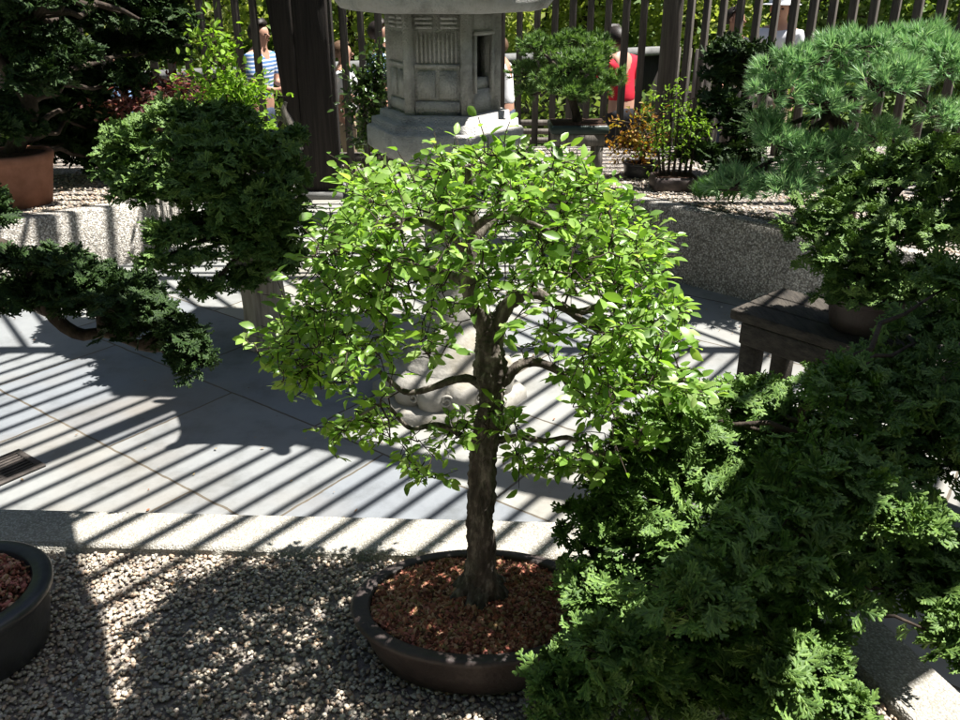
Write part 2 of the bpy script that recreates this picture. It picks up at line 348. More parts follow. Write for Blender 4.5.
def pebbles(mb, P, smin, smax):
    n = len(P); s = rng.uniform(smin, smax, n)
    S = np.stack([s*rng.uniform(.8, 1.35, n), s, s*rng.uniform(.5, .85, n)], 1)
    tv = ICV*(1+rng.normal(0, .12, (12, 1)))
    scatter(mb, tv, ICF, P, rand_rot(n, .35), S)
n = 66000
X = rng.uniform(-1.5, 1.25, n); Y = rng.uniform(.55, 2.1, n)
ins = ((np.stack([X, Y], 1)-KLi[:2])@np.array([kn[0], kn[1]]) > .004) & ((np.stack([X, Y], 1)-KRi[:2])@np.array([en[0], en[1]]) > .004)
P = np.stack([X, Y, ZG-.004+rng.uniform(0, .006, n)], 1)[ins]
u_, v_ = project(P); P = P[(u_ > -40) & (u_ < 1000) & (v_ < 760)]
mb = MB(); pebbles(mb, P, .0026, .0060)
tag(mb.build('gravel', M['pebble'], smooth=False), 'loose mixed gravel covering the near raised bed', 'gravel', kind='stuff')

# far raised beds -------------------------------------------------------------
def raised_bed(poly, h, label, rim_label=None):
    t = thing('raised_bed', (poly[0][0], poly[0][1], 0), label, 'raised bed')
    mb = MB(); prism(mb, poly, 0, h, .012); mb.build('retaining_wall', M['aggregate'], t, smooth=False)
    P = np.array([[p[0], p[1]] for p in poly]); c = P.mean(0)
    # gravel filling: inset polygon, a little proud
    n = len(P); q = []
    for i in range(n):
        a, b_, d = P[i-1], P[i], P[(i+1) % n]
        n1 = np.array([-(b_-a)[1], (b_-a)[0]]); n1 /= np.linalg.norm(n1); n2 = np.array([-(d-b_)[1], (d-b_)[0]]); n2 /= np.linalg.norm(n2)
        if np.dot(n1, c-b_) < 0: n1 = -n1
        if np.dot(n2, c-b_) < 0: n2 = -n2
        w = n1+n2; w /= (1+np.dot(n1, n2)); q.append(b_+w*.10)
    mb = MB(); mb.add([[p[0], p[1], h+.004] for p in q], [list(range(n))]); mb.build('gravel_fill', M['far_gravel'], t, smooth=False)
    # loose stones on the filling, front strip
    a0, a1 = np.array(q[0]), np.array(q[1]); m = 3500
    tt_ = rng.uniform(0, 1, m); dd = rng.uniform(0, 1, m)**1.5*1.1
    nn = np.array([-(a1-a0)[1], (a1-a0)[0]]); nn /= np.linalg.norm(nn)
    if np.dot(nn, c-a0) < 0: nn = -nn
    G = a0+(a1-a0)*tt_[:, None]+nn*dd[:, None]
    mb = MB(); pebbles(mb, np.c_[G, np.full(m, h+.006)], .006, .013)
    o = mb.build('loose_stones', M['pebble'], t, smooth=False); o['kind'] = 'stuff'
    return t
HR, HL = .46, .39
r1 = W(650, 275); r2 = W(745, 300); rd = (r2-r1)/np.linalg.norm(r2-r1)
ra = r1-rd*.75; rb = r1+rd*3.4
raised_bed([ra, rb, (6.5, rb[1]+.2), (6.5, 7.05), (ra[0]-.15, 7.05)], HR, 'speckled concrete raised bed holding the pine and the small potted trees at the right')
l1 = W(10, 286); l2 = W(152, 259); ld = (l2-l1)/np.linalg.norm(l2-l1)
raised_bed([l1-ld*1.9, l2, l2+np.array([.05, .9, 0]), l2+np.array([-.4, 2.0, 0]), (-7, 7.05), (-7, l1[1]-.6)], HL, 'speckled concrete raised bed with striped shadows on its face at the left')

# ---------------------------------------------------------------- foliage templates
def frond(pairs=3, side=2, seed=0, fat=1.):
    """flat fan of blunt scale-leaf fingers with gaps between them, grows along +Y, unit length"""
    r = np.random.default_rng(seed); V = []; Fq = []
    def finger(a, ang, L, w, z0, rise):
        d = np.array([math.sin(ang), math.cos(ang)]); s = np.array([d[1], -d[0]]); b = len(V)
        for k, ww in ((0, .55), (.45, 1.), (.88, .9), (1.0, .35)):      # ridge in the middle, two sloping sides
            p = a+d*L*k; z = z0+rise*k**2
            V.append([*(p-s*w*ww), z-w*.5*ww]); V.append([*p, z+w*.35*ww]); V.append([*(p+s*w*ww), z-w*.5*ww])
        for k in range(3):
            q = b+k*3; Fq.append([q, q+1, q+4, q+3]); Fq.append([q+1, q+2, q+5, q+4])
    finger(np.array([0, -.05]), 0, .95, .030*fat, 0, -.08)
    for i in range(pairs):
        t = .12+.66*i/pairs
        for q in (1, -1):
            L = (.62*(1-t)**.5+.10)*r.uniform(.8, 1.15); ang = math.radians(r.uniform(30, 50))*q
            d = np.array([math.sin(ang), math.cos(ang)]); a = np.array([0, t+q*.04+r.uniform(-.03, .03)]); z0 = -.08*t*t; rise = r.normal(-.02, .07)
            finger(a, ang, L, .032*fat, z0, rise)
            for j in range(side):
                u = .38+.40*j/max(1, side-1) if side > 1 else .55
                for w_ in (1, -1):
                    if r.uniform() < .15: continue
                    finger(a+d*L*u, ang+w_*math.radians(r.uniform(32, 50)), (L*.34*(1.25-u)+.09)*r.uniform(.8, 1.2), .030*fat, z0+rise*u*u, r.normal(0, .05))
    for w_ in (1, -1): finger(np.array([0, .62]), w_*.6, .22, .03*fat, -.04, 0)
    return np.array(V), np.array(Fq)
FR_NEAR = [frond(3, 2, s, 1.75) for s in range(6)]
FR_MID = [frond(3, 1, s+10, 1.9) for s in range(4)]
def frames(d, up):
    """rotation matrices with Y=d, Z~up"""
    d = d/np.linalg.norm(d, axis=1)[:, None]; x = np.cross(d, up); x /= np.linalg.norm(x, axis=1)[:, None]+1e-9; z = np.cross(x, d)
    return np.stack([x, d, z], 2)
def pad_points(c, r, n, shell=.55, low=-.45):
    d = rng.normal(0, 1, (n*3, 3)); d /= np.linalg.norm(d, axis=1)[:, None]; d = d[d[:, 2] > low][:n]
    q = rng.uniform(shell, 1, len(d))**.7
    return np.asarray(c)+d*q[:, None]*np.asarray(r), d
def clumpy_pads(c, r, n, k):
    """break one pad into k overlapping smaller clumps near its surface"""
    Ps, Ds = [], []
    cc, dd = pad_points(c, np.asarray(r)*.72, k, .35)
    for q in cc:
        s = rng.uniform(.38, .60); p, d = pad_points(q, np.asarray(r)*s*.92, max(4, n//k)); Ps.append(p); Ds.append(d)
    return np.concatenate(Ps), np.concatenate(Ds)
def fronds(mb, P, D, size, templates, lift=.35, jit=.45):
    n = len(P)
    d = D*np.array([1, 1, .8])+rng.normal(0, jit, (n, 3))
    up = D*.8+np.array([0, 0, 1.])+rng.normal(0, .45, (n, 3))
    R = frames(d, up); S = rng.uniform(.65, 1.15, n)*size
    k = rng.integers(0, len(templates), n)
    for i, (tv, tf) in enumerate(templates):
        m = k == i
        if m.any(): scatter(mb, tv, tf, P[m]-np.einsum('nij,j->ni', R[m], np.array([0, .45, 0]))*S[m][:, None], R[m], S[m])
def limb(mb, a, b, r0, r1, sag=.15, n=9, wig=.06):
    a = np.asarray(a, float); b = np.asarray(b, float); L = np.linalg.norm(b-a)
    t = np.linspace(0, 1, n)[:, None]; P = a+(b-a)*t; P += np.sin(t*PI)*np.array([0, 0, sag*L]); w = rng.normal(0, wig*L*.5, (n, 3)); w[0] = w[-1] = 0
    P += w*np.sin(t*PI); tube(mb, P, np.linspace(r0, r1, n), 7, .12, cap=True)
def conifer(name, label, cat, base, trunk, pads, size, templates, mat, dens, k=7, group=None, bark='dark_bark', r0=.03, hang=0):
    """trunk: list of points; pads: (u, v, Y, half width px, half height px, half depth m)"""
    t = thing(name, base, label, cat, group)
    tb = MB(); T = smooth_path(trunk, 26); tube(tb, T, np.linspace(r0, r0*.35, 26), 10, .18)
    cb = MB()
    for (u, v, Yd, wu, hv, dd) in pads:
        c = WY(u, v, Yd); r = (px(wu, c), dd, px(hv, c)/max(.5, cp))
        j = np.argmin(np.linalg.norm(T-c, axis=1)+.6*np.maximum(0, T[:, 2]-c[2]))
        limb(tb, T[j], c, r0*.45, r0*.12, .05)
        area = (r[0]*r[1]+r[0]*r[2]+r[1]*r[2])*3
        n = int(dens*6.0*area/(size*size)); kk = max(5, int(k*1.6))
        P, D = clumpy_pads(c, r, n, kk); fronds(cb, P, D, size, templates)
        for _ in range(int(kk*1.2)):
            q = P[rng.integers(len(P))]; limb(tb, c+(q-c)*.1, q, r0*.10, r0*.03, .02, 5)
    tb.build('trunk', M[bark], t); cb.build('crown', M[mat], t)
    return t
def pot_round(name, label, c, R, h, mat, thick=.018, sx=1., sy=1., group=None, soil='soil', litter=0, flare=.86, fill='soil', rz=0., bead=0):
    t = thing(name, c, label, 'pot', group); cx, cy, cz = c
    prof = [(R*flare*.96, 0), (R*flare, .006), (R*(flare+1)/2, h*.45), (R-.004, h*.80), (R-.001, h*.83), (R+.006, h*.86), (R+.008, h*.95), (R+.004, h-.002), (R-.001, h), (R-thick+.002, h), (R-thick-.002, h-.004), (R-thick-.006, h-.03)]
    mb = MB(); lathe(mb, prof, 72, c, sx, sy); mb.build('pot_body', M[mat], t)
    mb = MB(); rr = R-thick-.004
    n = 60; a = np.arange(n)/n*2*PI; rings = np.linspace(1, .02, 9); V = []
    for q in rings:
        V.append(np.stack([cx+np.cos(a)*rr*q*sx, cy+np.sin(a)*rr*q*sy, cz+h-.016+.02*(1-q**2)+rng.normal(0, .0015, n)], 1))
    V = np.concatenate(V); m = len(rings); i = np.repeat(np.arange(m-1), n); k = np.tile(np.arange(n), m-1); k2 = (k+1) % n
    mb.add(V, np.stack([i*n+k, i*n+k2, (i+1)*n+k2, (i+1)*n+k], 1)); mb.build('soil', M[soil], t)
    if litter:
        a = rng.uniform(0, 2*PI, litter); q = np.sqrt(rng.uniform(0, 1, litter))*.985
        P = np.stack([cx+np.cos(a)*rr*q*sx, cy+np.sin(a)*rr*q*sy, cz+h-.014+.02*(1-q**2)+rng.uniform(0, .006, litter)], 1)
        # uneven little mounds
        P[:, 2] += .006*np.sin(P[:, 0]*55)*np.cos(P[:, 1]*61+1)
        mb = MB(); s = rng.uniform(.0022, .0062, litter); S = np.stack([s*rng.uniform(.8, 2.0, litter), s, s*rng.uniform(.3, .9, litter)], 1)
        scatter(mb, ICV*(1+rng.normal(0, .2, (12, 1))), ICF, P, rand_rot(litter, .7), S)
        o = mb.build('bark_mulch', M['litter'], t, smooth=False); o['kind'] = 'stuff'
    return t

# ---------------------------------------------------------------- the bonsai
PC = W(478, 600, ZG+.115); PY = PC[1]
pot = pot_round('bonsai_pot', 'wide shallow brown oval pot filled with red-brown mulch under the bright green bonsai', (PC[0]-.0, PC[1], ZG), .212, .115, 'pot_brown', .022, 1.18, .80, litter=15000)
soilz = ZG+.115+.002
TY = WY(480, 588, PY)[1]; TY = PY+.015
def wp(u, v, dy=0.): return WY(u, v, TY+dy)
tree = thing('bonsai_tree', (wp(480, 588)[0], TY, soilz), 'bright green broadleaf bonsai with a dark rough trunk in the oval brown pot', 'bonsai')
tb = MB()
base = wp(480, 590); base[2] = soilz-.01
trunkP = [base, wp(481, 560), wp(480, 520), wp(482, 480), wp(484, 445), wp(489, 415), wp(492, 390), wp(490, 365), wp(489, 340), wp(487, 325)]
TP = smooth_path(trunkP, 60); rpx = np.interp(np.linspace(0, 1, 60), [0, .06, .14, .3, .5, .6, .68, .74, .82, .92, 1], [23, 17.5, 14, 13.5, 12.5, 11.5, 12, 17, 13.5, 12, 9])
TP = smooth_path(TP, 150); rpx = np.interp(np.linspace(0, 1, 150), np.linspace(0, 1, 60), rpx); tube(tb, TP, rpx*px(1, wp(484, 450)), 40, .16, freq=.9, flute=.06)
def rl(P, r0, r1, n=40): Q = smooth_path(P, n); tube(tb, Q, np.linspace(r0, r1, n)*.98, 14, .2, freq=1.1); return Q
k_ = px(1, wp(484, 400))
L = []
L.append(rl([wp(488, 330), wp(480, 312), wp(471, 298), wp(468, 270), wp(474, 235, .03), wp(470, 200, .03), wp(468, 165, .02)], 11*k_, 3*k_))
L.append(rl([wp(489, 332), wp(500, 318), wp(509, 303), wp(525, 294), wp(540, 295), wp(556, 304, -.02), (wp(580, 312, -.03)), wp(610, 300, -.03)], 9*k_, 2.5*k_))
L.append(rl([wp(492, 388), wp(505, 380), wp(517, 367), wp(535, 362), wp(560, 372, -.02), wp(575, 392, -.03), wp(600, 405, -.05), wp(640, 390, -.05)], 6.5*k_, 2*k_))
L.append(rl([wp(487, 390), wp(470, 379), wp(450, 381), wp(430, 388, .02), wp(405, 392, .03), wp(380, 372, .03), wp(350, 350, .02)], 4.8*k_, 2*k_))
L.append(rl([wp(486, 446), wp(500, 440), wp(520, 437), wp(545, 441), wp(570, 438, -.03), wp(600, 455, -.04), wp(640, 440, -.06)], 4.5*k_, 1.3*k_))
L.append(rl([wp(484, 448), wp(470, 440), wp(440, 425, -.05), wp(410, 428, -.08), wp(385, 405, -.10), wp(360, 415, -.1)], 3.5*k_, 1.2*k_))
L.append(rl([wp(470, 285), wp(445, 272, .05), wp(410, 262, .08), wp(370, 255, .08), wp(335, 245, .08)], 5*k_, 1.6*k_))
L.append(rl([wp(474, 240, .03), wp(500, 215, .06), wp(540, 200, .1), wp(580, 205, .1)], 4.5*k_, 1.5*k_))
L.append(rl([wp(560, 305, -.02), wp(600, 330, -.05), wp(640, 340, -.06), wp(670, 350, -.06)], 4*k_, 1.3*k_))
L.append(rl([wp(470, 255), wp(450, 235, -.08), wp(420, 220, -.15), wp(390, 225, -.2)], 4*k_, 1.4*k_))
L.append(rl([wp(472, 230, .03), wp(495, 215, -.06), wp(520, 220, -.14), wp(550, 230, -.18)], 4*k_, 1.4*k_))
# roots
for a in np.linspace(0, 2*PI, 11)[:-1]:
    a += rng.uniform(-.3, .3); q = base+np.array([math.cos(a)*.035, math.sin(a)*.03, .03]); e = base+np.array([math.cos(a)*rng.uniform(.06, .10), math.sin(a)*rng.uniform(.05, .08), .002])
    tube(tb, smooth_path([base+np.array([0, 0, .06]), q, e], 7), [.022, .021, .019, .016, .012, .009, .004], 9, .35)
# canopy attractors inside the outline of the crown
outl = [(470,142),(520,146),(560,164),(600,170),(640,205),(668,258),(675,290),(690,320),(686,355),(712,385),(705,415),(655,430),(640,470),(600,482),(560,470),(520,472),(505,485),(470,470),(440,480),(415,478),(380,450),(330,445),(312,420),(325,402),(300,400),(275,385),(252,350),(262,318),(285,285),(305,262),(325,225),(330,200),(345,172),(385,166),(430,155)]
def inpoly(u, v, poly):
    c = np.zeros(np.shape(u), bool); n = len(poly)
    for i in range(n):
        x1, y1 = poly[i]; x2, y2 = poly[i-1]
        c ^= ((y1 > v) != (y2 > v)) & (u < (x2-x1)*(v-y1)/(y2-y1+1e-9)+x1)
    return c
gap = [(460,315),(462,296),(470,305),(500,305),(525,285),(560,290),(600,300),(590,345),(560,380),(545,410),(600,425),(560,440),(470,520),(440,425),(380,405),(428,362),(455,335)]
cen = wp(478, 300)
def canopy_pts(n):
    out = []
    while len(out) < n:
        q = rng.normal(0, 1, (400, 3)); q /= np.linalg.norm(q, axis=1)[:, None]; q = q[q[:, 2] > -.55]
        rr = rng.uniform(.62, 1.03, len(q))
        c0 = np.array([cen[0], TY+.02, cen[2]-.02])
        p = c0+q*rr[:, None]*np.array([.43, .30, .37])
        u, v = project(p)
        ok = inpoly(u, v, outl); g = inpoly(u, v, gap); ok &= ~(g & (rng.uniform(0, 1, len(u)) < .93))
        low = (v > 385)|((v > 345)&(rng.uniform(0, 1, len(u)) < .4)); ok &= ~(low & (rng.uniform(0, 1, len(u)) < np.where(u < 480, .88, .62)))
        out += list(p[ok])
    return np.array(out[:n])
ATT = canopy_pts(700)
# droopy low twigs placed where the photo has them
extra = []
for (u, v, s, m) in [(340,425,26,9),(385,430,28,10),(415,462,16,5),(440,475,10,3),(520,460,18,5),(560,465,25,8),(600,462,25,9),(645,440,25,9),(680,400,22,8),(300,375,20,8),(275,345,18,8),(500,425,22,8),(455,430,16,5),(480,405,14,5),(610,400,35,12),(570,370,25,6),(560,330,20,4),(700,390,12,5)]:
    for _ in range(m): extra.append(wp(u+rng.normal(0, s*.6), v+rng.normal(0, s*.35), rng.uniform(-.13, .08)))
ATT = np.vstack([ATT, np.array(extra)])
nodes = np.vstack([q[7::2] for q in L]+[TP[100::3]]); par = None
ncnt = len(nodes)
d0 = np.array([np.min(np.linalg.norm(nodes-a, axis=1)) for a in ATT]); order = np.argsort(d0)
leafP, leafD = [], []
NV = [nodes]; tw = MB()
core = np.array([cen[0], TY, cen[2]-.06])
for idx in order:
    a = ATT[idx]; nn = np.vstack(NV) if len(NV) > 1 else nodes
    d = np.linalg.norm(nn-a, axis=1)+.35*np.maximum(0, np.linalg.norm(nn-core, axis=1)-np.linalg.norm(a-core))
    j = int(np.argmin(d)); s = nn[j]; Ld = np.linalg.norm(a-s)
    m = max(4, int(Ld/.018)); t = np.linspace(0, 1, m)[:, None]; P = s+(a-s)*t; P += np.sin(t*PI)*np.array([0, 0, -.10*Ld])
    w = rng.normal(0, .006+.02*Ld, (m, 3)); w[0] = 0; P = P+w*np.minimum(1, t*3)
    r0 = .0011+.010*min(Ld, .25)
    tube(tw, P, np.linspace(r0, .0007, m), 5, .1, cap=False)
    NV.append(P[1:]); nodes = None if False else nodes
    dirn = (P[-1]-P[0])/(Ld+1e-6)
    # side shoots with leaves
    ns = rng.integers(2, 5)
    shoots = [(P[-1], P[-2])]
    for _ in range(ns):
        q = P[rng.integers(m//3, m)]; e = q+ (dirn*.4+rng.normal(0, .7, 3)+np.array([0, 0, .25]))*rng.uniform(.015, .034)
        tube(tw, [q, (q+e)/2+rng.normal(0, .002, 3), e], [.0010, .0008, .0006], 4, 0, cap=False); shoots.append((e, q))
    for (e, q) in shoots:
        dd = (e-q)/(np.linalg.norm(e-q)+1e-6)
        nl = rng.integers(2, 5)
        for i in range(nl):
            b_ = e-(e-q)*(i/nl)*.9; az = rng.uniform(0, 2*PI)
            leafP.append(b_); leafD.append(dd*.55+np.array([math.cos(az), math.sin(az), rng.uniform(-.45, .45)])*.8)
tb.build('trunk', M['bark'], tree); tw.build('twigs', M['dark_bark'], tree)
def leaf_tpl(w=.5, fold=.12, curl=.12, st=.15):
    ys = np.array([0, .18, .5, .8, 1.]); ws = np.array([0, .34, .5, .30, 0])*w*2*.5
    V = [[0, -st, 0], [.012, 0, 0], [-.012, 0, 0]]; f = []
    mid = []; lf = []; rt = []
    for y, q in zip(ys, ws):
        z = -curl*y*y; mid.append(len(V)); V.append([0, y, z]); lf.append(len(V)); V.append([-q, y, z+fold*q*2]); rt.append(len(V)); V.append([q, y, z+fold*q*2])
    for i in range(4): f += [[mid[i], mid[i+1], lf[i+1], lf[i]], [mid[i], rt[i], rt[i+1], mid[i+1]]]
    return np.array(V), np.array(f)
LEAF = leaf_tpl(.52, .16, .14)
def put_leaves(mb, P, D, smin, smax, tpl=LEAF, upn=.5):
    P = np.asarray(P); D = np.asarray(D); n = len(P); up = np.array([0, 0, 1.])+rng.normal(0, upn, (n, 3))
    R = frames(D, up); S = rng.uniform(smin, smax, n); scatter(mb, tpl[0], tpl[1], P+D/np.linalg.norm(D, axis=1)[:, None]*S[:, None]*.12, R, S)
lb = MB(); lp, ld_ = np.array(leafP), np.array(leafD); kk_ = rng.uniform(0, 1, len(lp)); put_leaves(lb, lp[kk_ < .6], ld_[kk_ < .6], .013, .029); put_leaves(lb, lp[(kk_ >= .6) & (kk_ < .85)], ld_[(kk_ >= .6) & (kk_ < .85)], .008, .020, leaf_tpl(.62, .3, .35)); put_leaves(lb, lp[kk_ >= .85], ld_[kk_ >= .85], .020, .036, leaf_tpl(.56, .08, .28)); lb.build('crown', M['leaf_main'], tree)
print('bonsai leaves', len(leafP))

# ---------------------------------------------------------------- near conifers
def g3(P): return [float(k) for k in P]
# right, nearest
c0 = W(742, 650, ZG); 
pot_round('bonsai_pot', 'dark glazed pot hidden under the big dark conifer at the lower right', g3(c0), .13, .10, 'pot_dark')
tr = [c0+np.array([0, 0, .09]), WY(745, 600, 1.30), WY(765, 530, 1.37), WY(810, 460, 1.4), WY(800, 410, 1.45)]
conifer('hinoki_bonsai', 'large dark conifer with flat fan sprays filling the lower right, sunlit along its left side', 'bonsai', g3(c0), tr,
  [(625,470,1.42,52,34,.10),(672,425,1.46,48,30,.11),(605,535,1.34,50,38,.10),(592,590,1.24,42,34,.09),(650,545,1.30,62,46,.11),(640,620,1.18,70,42,.10),
   (590,655,1.10,45,30,.08),(700,480,1.42,60,44,.12),(760,410,1.55,60,30,.13),(745,470,1.45,60,50,.14),(720,560,1.30,70,60,.13),(700,650,1.15,80,50,.12),
   (640,695,1.05,90,34,.10),(800,460,1.50,60,50,.14),(800,540,1.38,70,50,.14),(870,480,1.50,70,60,.15),(900,400,1.62,75,50,.15),(930,340,1.7,55,34,.13),
   (870,560,1.35,60,44,.12),(930,560,1.35,60,60,.12),(930,450,1.5,60,60,.14),(760,620,1.2,50,40,.10),(740,690,1.07,70,44,.10),(935,600,1.25,45,30,.08),(955,640,1.15,30,26,.07),(950,285,1.75,30,24,.1),(830,480,1.2,60,44,.10),(770,540,1.1,60,44,.10),(700,600,1.0,60,40,.09),(820,600,1.12,50,34,.08),(900,520,1.15,60,40,.10),(620,660,.98,60,34,.08),(780,670,1.0,46,34,.08),(560,690,1.0,40,24,.07),(815,655,1.06,34,26,.07),(840,700,1.0,32,24,.07),(780,715,.98,40,20,.07),(700,420,1.5,40,24,.1),(850,400,1.4,60,34,.12)],
  .046, FR_NEAR, 'hinoki_far', .60, 12, r0=.017)
# right, behind, on the bench
BT = .55
b0 = W(730, 309, BT); b1 = W(845, 344, BT); bd = (b1-b0)/np.linalg.norm(b1-b0); bn = np.array([-bd[1], bd[0], 0]); bn = bn if bn[1] > 0 else -bn
bc = b0+bd*.55+bn*.19; brz = math.atan2(bd[1], bd[0])
t = thing('display_bench', (bc[0], bc[1], 0), 'weathered brown plank bench standing on the paving under the dark conifer at the right', 'bench')
mb = MB()
for k in range(3):
    bbox(mb, bc+bn*((k-1)*.127)+np.array([0, 0, -.02]), (1.1, .122, .04), brz, .005)
mb.build('bench_top', M['bench_wood'], t, smooth=False)
mb = MB(); bbox(mb, bc-bn*.17+np.array([0, 0, -.085]), (1.0, .03, .085), brz, .004); bbox(mb, bc+bn*.17+np.array([0, 0, -.085]), (1.0, .03, .085), brz, .004); mb.build('apron', M['bench_wood'], t, smooth=False)
for sx_ in (-.47, .47):
    for sy_ in (-.15, .15):
        mb = MB(); bbox(mb, bc+bd*sx_+bn*sy_*.85+np.array([0, 0, -.295]), (.07, .07, .50), brz, .005); mb.build('leg', M['bench_wood'], t, smooth=False)
c2 = b0+bd*.42+bn*.20; c2[2] = BT
pot_round('bonsai_pot', 'round dark brown pot standing on the plank bench at the right', g3(c2), .13, .13, 'pot_brown')
Yb = c2[1]
tr = [c2+np.array([0, 0, .12]), c2+np.array([.03, .02, .25]), c2+np.array([-.02, .03, .36]), c2+np.array([.05, .02, .50])]
conifer('hinoki_bonsai', 'dark bushy conifer in the round pot on the plank bench at the right edge', 'bonsai', g3(c2), tr,
  [(815,225,Yb,38,26,.12),(860,200,Yb+.1,50,30,.14),(905,175,Yb+.1,50,30,.16),(945,165,Yb,40,28,.16),(840,260,Yb-.1,45,28,.13),(900,240,Yb-.1,60,40,.16),
   (950,230,Yb-.1,40,50,.16),(880,290,Yb-.12,60,30,.14),(940,290,Yb-.15,40,34,.14)],
  .056, FR_NEAR, 'hinoki_far', .66, 11, r0=.03)
# left cascade from the pot at the lower left
pl = W(-42, 590, ZG+.15); pl[2] = ZG
pot_round('training_pot', 'round black pot with a glossy rim cut by the left edge of the photo', g3(pl), .165, .15, 'pot_dark', .03, litter=1500)
YL = 1.95
tr = [pl+np.array([0, 0, .13]), WY(-95, 480, 1.5), WY(-90, 350, 1.75), WY(-45, 250, YL), WY(5, 248, YL), WY(35, 275, YL), WY(52, 315, YL), WY(80, 335, YL), WY(105, 333, YL), WY(140, 345, YL)]
conifer('hinoki_bonsai', 'dark conifer branch sweeping in from the left edge above the sunlit paving', 'bonsai', g3(pl), tr,
  [(45,290,YL,42,22,.10),(80,280,YL,36,20,.10),(100,300,YL-.05,46,24,.11),(140,310,YL,44,24,.11),(165,335,YL,36,28,.09),(190,350,YL,22,24,.08),(118,322,YL,30,18,.09),(20,262,YL-.06,26,12,.07),(55,262,YL-.06,24,12,.07),(20,300,YL+.1,34,26,.08),(60,300,YL-.05,40,26,.1),(130,290,YL,34,18,.1),(195,365,YL,20,16,.07),(-30,220,YL+.1,40,40,.14),(60,262,YL+.1,24,10,.08)],
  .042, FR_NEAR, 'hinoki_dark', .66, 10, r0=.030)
# stump pedestal and middle conifer
st_ = W(262, 352); st_[1] += .12
t = thing('log_pedestal', (st_[0], st_[1], 0), 'upright weathered log carrying the rounded conifer left of the stone lantern', 'pedestal')
mb = MB(); zz = np.linspace(0, .50, 10); tube(mb, [[st_[0]+.01*math.sin(z*9), st_[1], z] for z in zz], [.128, .118, .112, .108, .106, .106, .108, .11, .112, .112], 28, .05, flute=.035); mb.build('log', M['log'], t)
mb = MB(); lathe(mb, [(.0, .506), (.09, .508), (.115, .503), (.119, .497), (.112, .49)], 28, (st_[0], st_[1], 0)); mb.build('top_slab', M['weathered_wood'], t)
pm = np.array([st_[0], st_[1], .508])
pot_round('bonsai_pot', 'low dark pot on top of the weathered log', g3(pm), .15, .09, 'pot_dark')
Ym = st_[1]
conifer('hinoki_bonsai', 'rounded dark green conifer on the weathered log, yellow-green along its sunlit top', 'bonsai', g3(pm),
  [pm+np.array([0, 0, .08]), WY(262, 250, Ym), WY(225, 225, Ym), WY(215, 180, Ym), WY(230, 150, Ym)],
  [(180,125,Ym+.25,50,22,.18),(225,120,Ym+.2,34,18,.16),(140,150,Ym+.2,40,26,.18),(200,155,Ym,50,26,.2),(255,150,Ym,42,20,.18),(285,180,Ym-.05,26,28,.15),(160,190,Ym,50,26,.18),
   (225,195,Ym-.1,55,32,.2),(280,225,Ym-.1,30,32,.16),(250,245,Ym-.15,46,32,.16),(205,230,Ym,30,20,.14),(285,262,Ym-.15,30,20,.14),(170,238,Ym-.3,24,18,.10),(150,262,Ym-.4,18,14,.09),(190,262,Ym-.35,26,12,.09),(230,165,Ym-.15,50,26,.16),(270,205,Ym-.2,36,30,.14),(190,185,Ym-.15,44,24,.14),(250,225,Ym-.2,44,28,.14),(240,282,Ym-.15,26,14,.10),(205,290,Ym-.3,24,12,.09),(295,140,Ym+.1,12,10,.1),(125,175,Ym+.15,34,20,.14),(145,185,Ym,34,20,.14),(125,140,Ym+.3,28,20,.16)],
  .070, FR_MID, 'hinoki_far', .95, 10, r0=.035)
# far left tree in the terracotta pot
tp = W(2, 214, HL); tp[1] += .25
pot_round('clay_pot', 'terracotta pot on the left raised bed, cut by the left edge', g3(tp), .235, .33, 'terracotta', .03, flare=.78)
Yt = tp[1]
Yw = Yt+.85
conifer('hinoki_bonsai', 'big dark conifer in the terracotta pot filling the upper left corner', 'bonsai', g3(tp),
  [tp+np.array([0, 0, .3]), WY(30, 110, Yt), WY(15, 80, Yt), WY(-5, 45, Yt), WY(40, 10, Yt), WY(60, -40, Yt)],
  [(75,145,Yw,40,26,.2),(105,160,Yw,36,22,.2),(95,125,Yw,36,24,.2),(5,45,Yt,44,34,.25),(45,85,Yt-.1,40,28,.2),(0,125,Yt-.1,40,26,.2),(60,55,Yt,40,26,.22),(15,5,Yt,60,24,.25),(20,25,Yw-.3,55,30,.3),(80,20,Yw-.2,55,28,.3),(140,15,Yw-.1,48,24,.25),(160,50,Yw,34,20,.2),(110,48,Yw+.1,36,16,.2),(50,70,Yw-.2,40,24,.25),(85,110,Yw-.2,38,28,.25),(40,115,Yw-.1,40,26,.25),
   (60,-30,Yw,110,30,.4),(150,-25,Yw,50,28,.3),(30,150,Yw-.1,24,16,.15),(30,60,Yw-.3,50,34,.25),(120,85,Yw-.2,36,24,.2),(20,110,Yw-.3,34,30,.2),(170,25,Yw-.1,30,24,.2)],
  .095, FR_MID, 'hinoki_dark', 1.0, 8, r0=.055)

# ---------------------------------------------------------------- stone lantern
LX, LY = WY(448, 372, 3.35)[0], 3.42
lan = thing('stone_lantern', (LX, LY, 0), 'tall grey carved granite lantern standing on the paving behind the bonsai', 'stone lantern')
ROT = -PI/2+math.radians(25)           # vertex 25 degrees right of the line to the camera
def hexring(prof, mb, c=(0, 0), n=6, rot=ROT, flat=True):
    lathe(mb, prof, n, (LX+c[0], LY+c[1], 0), rot=rot)
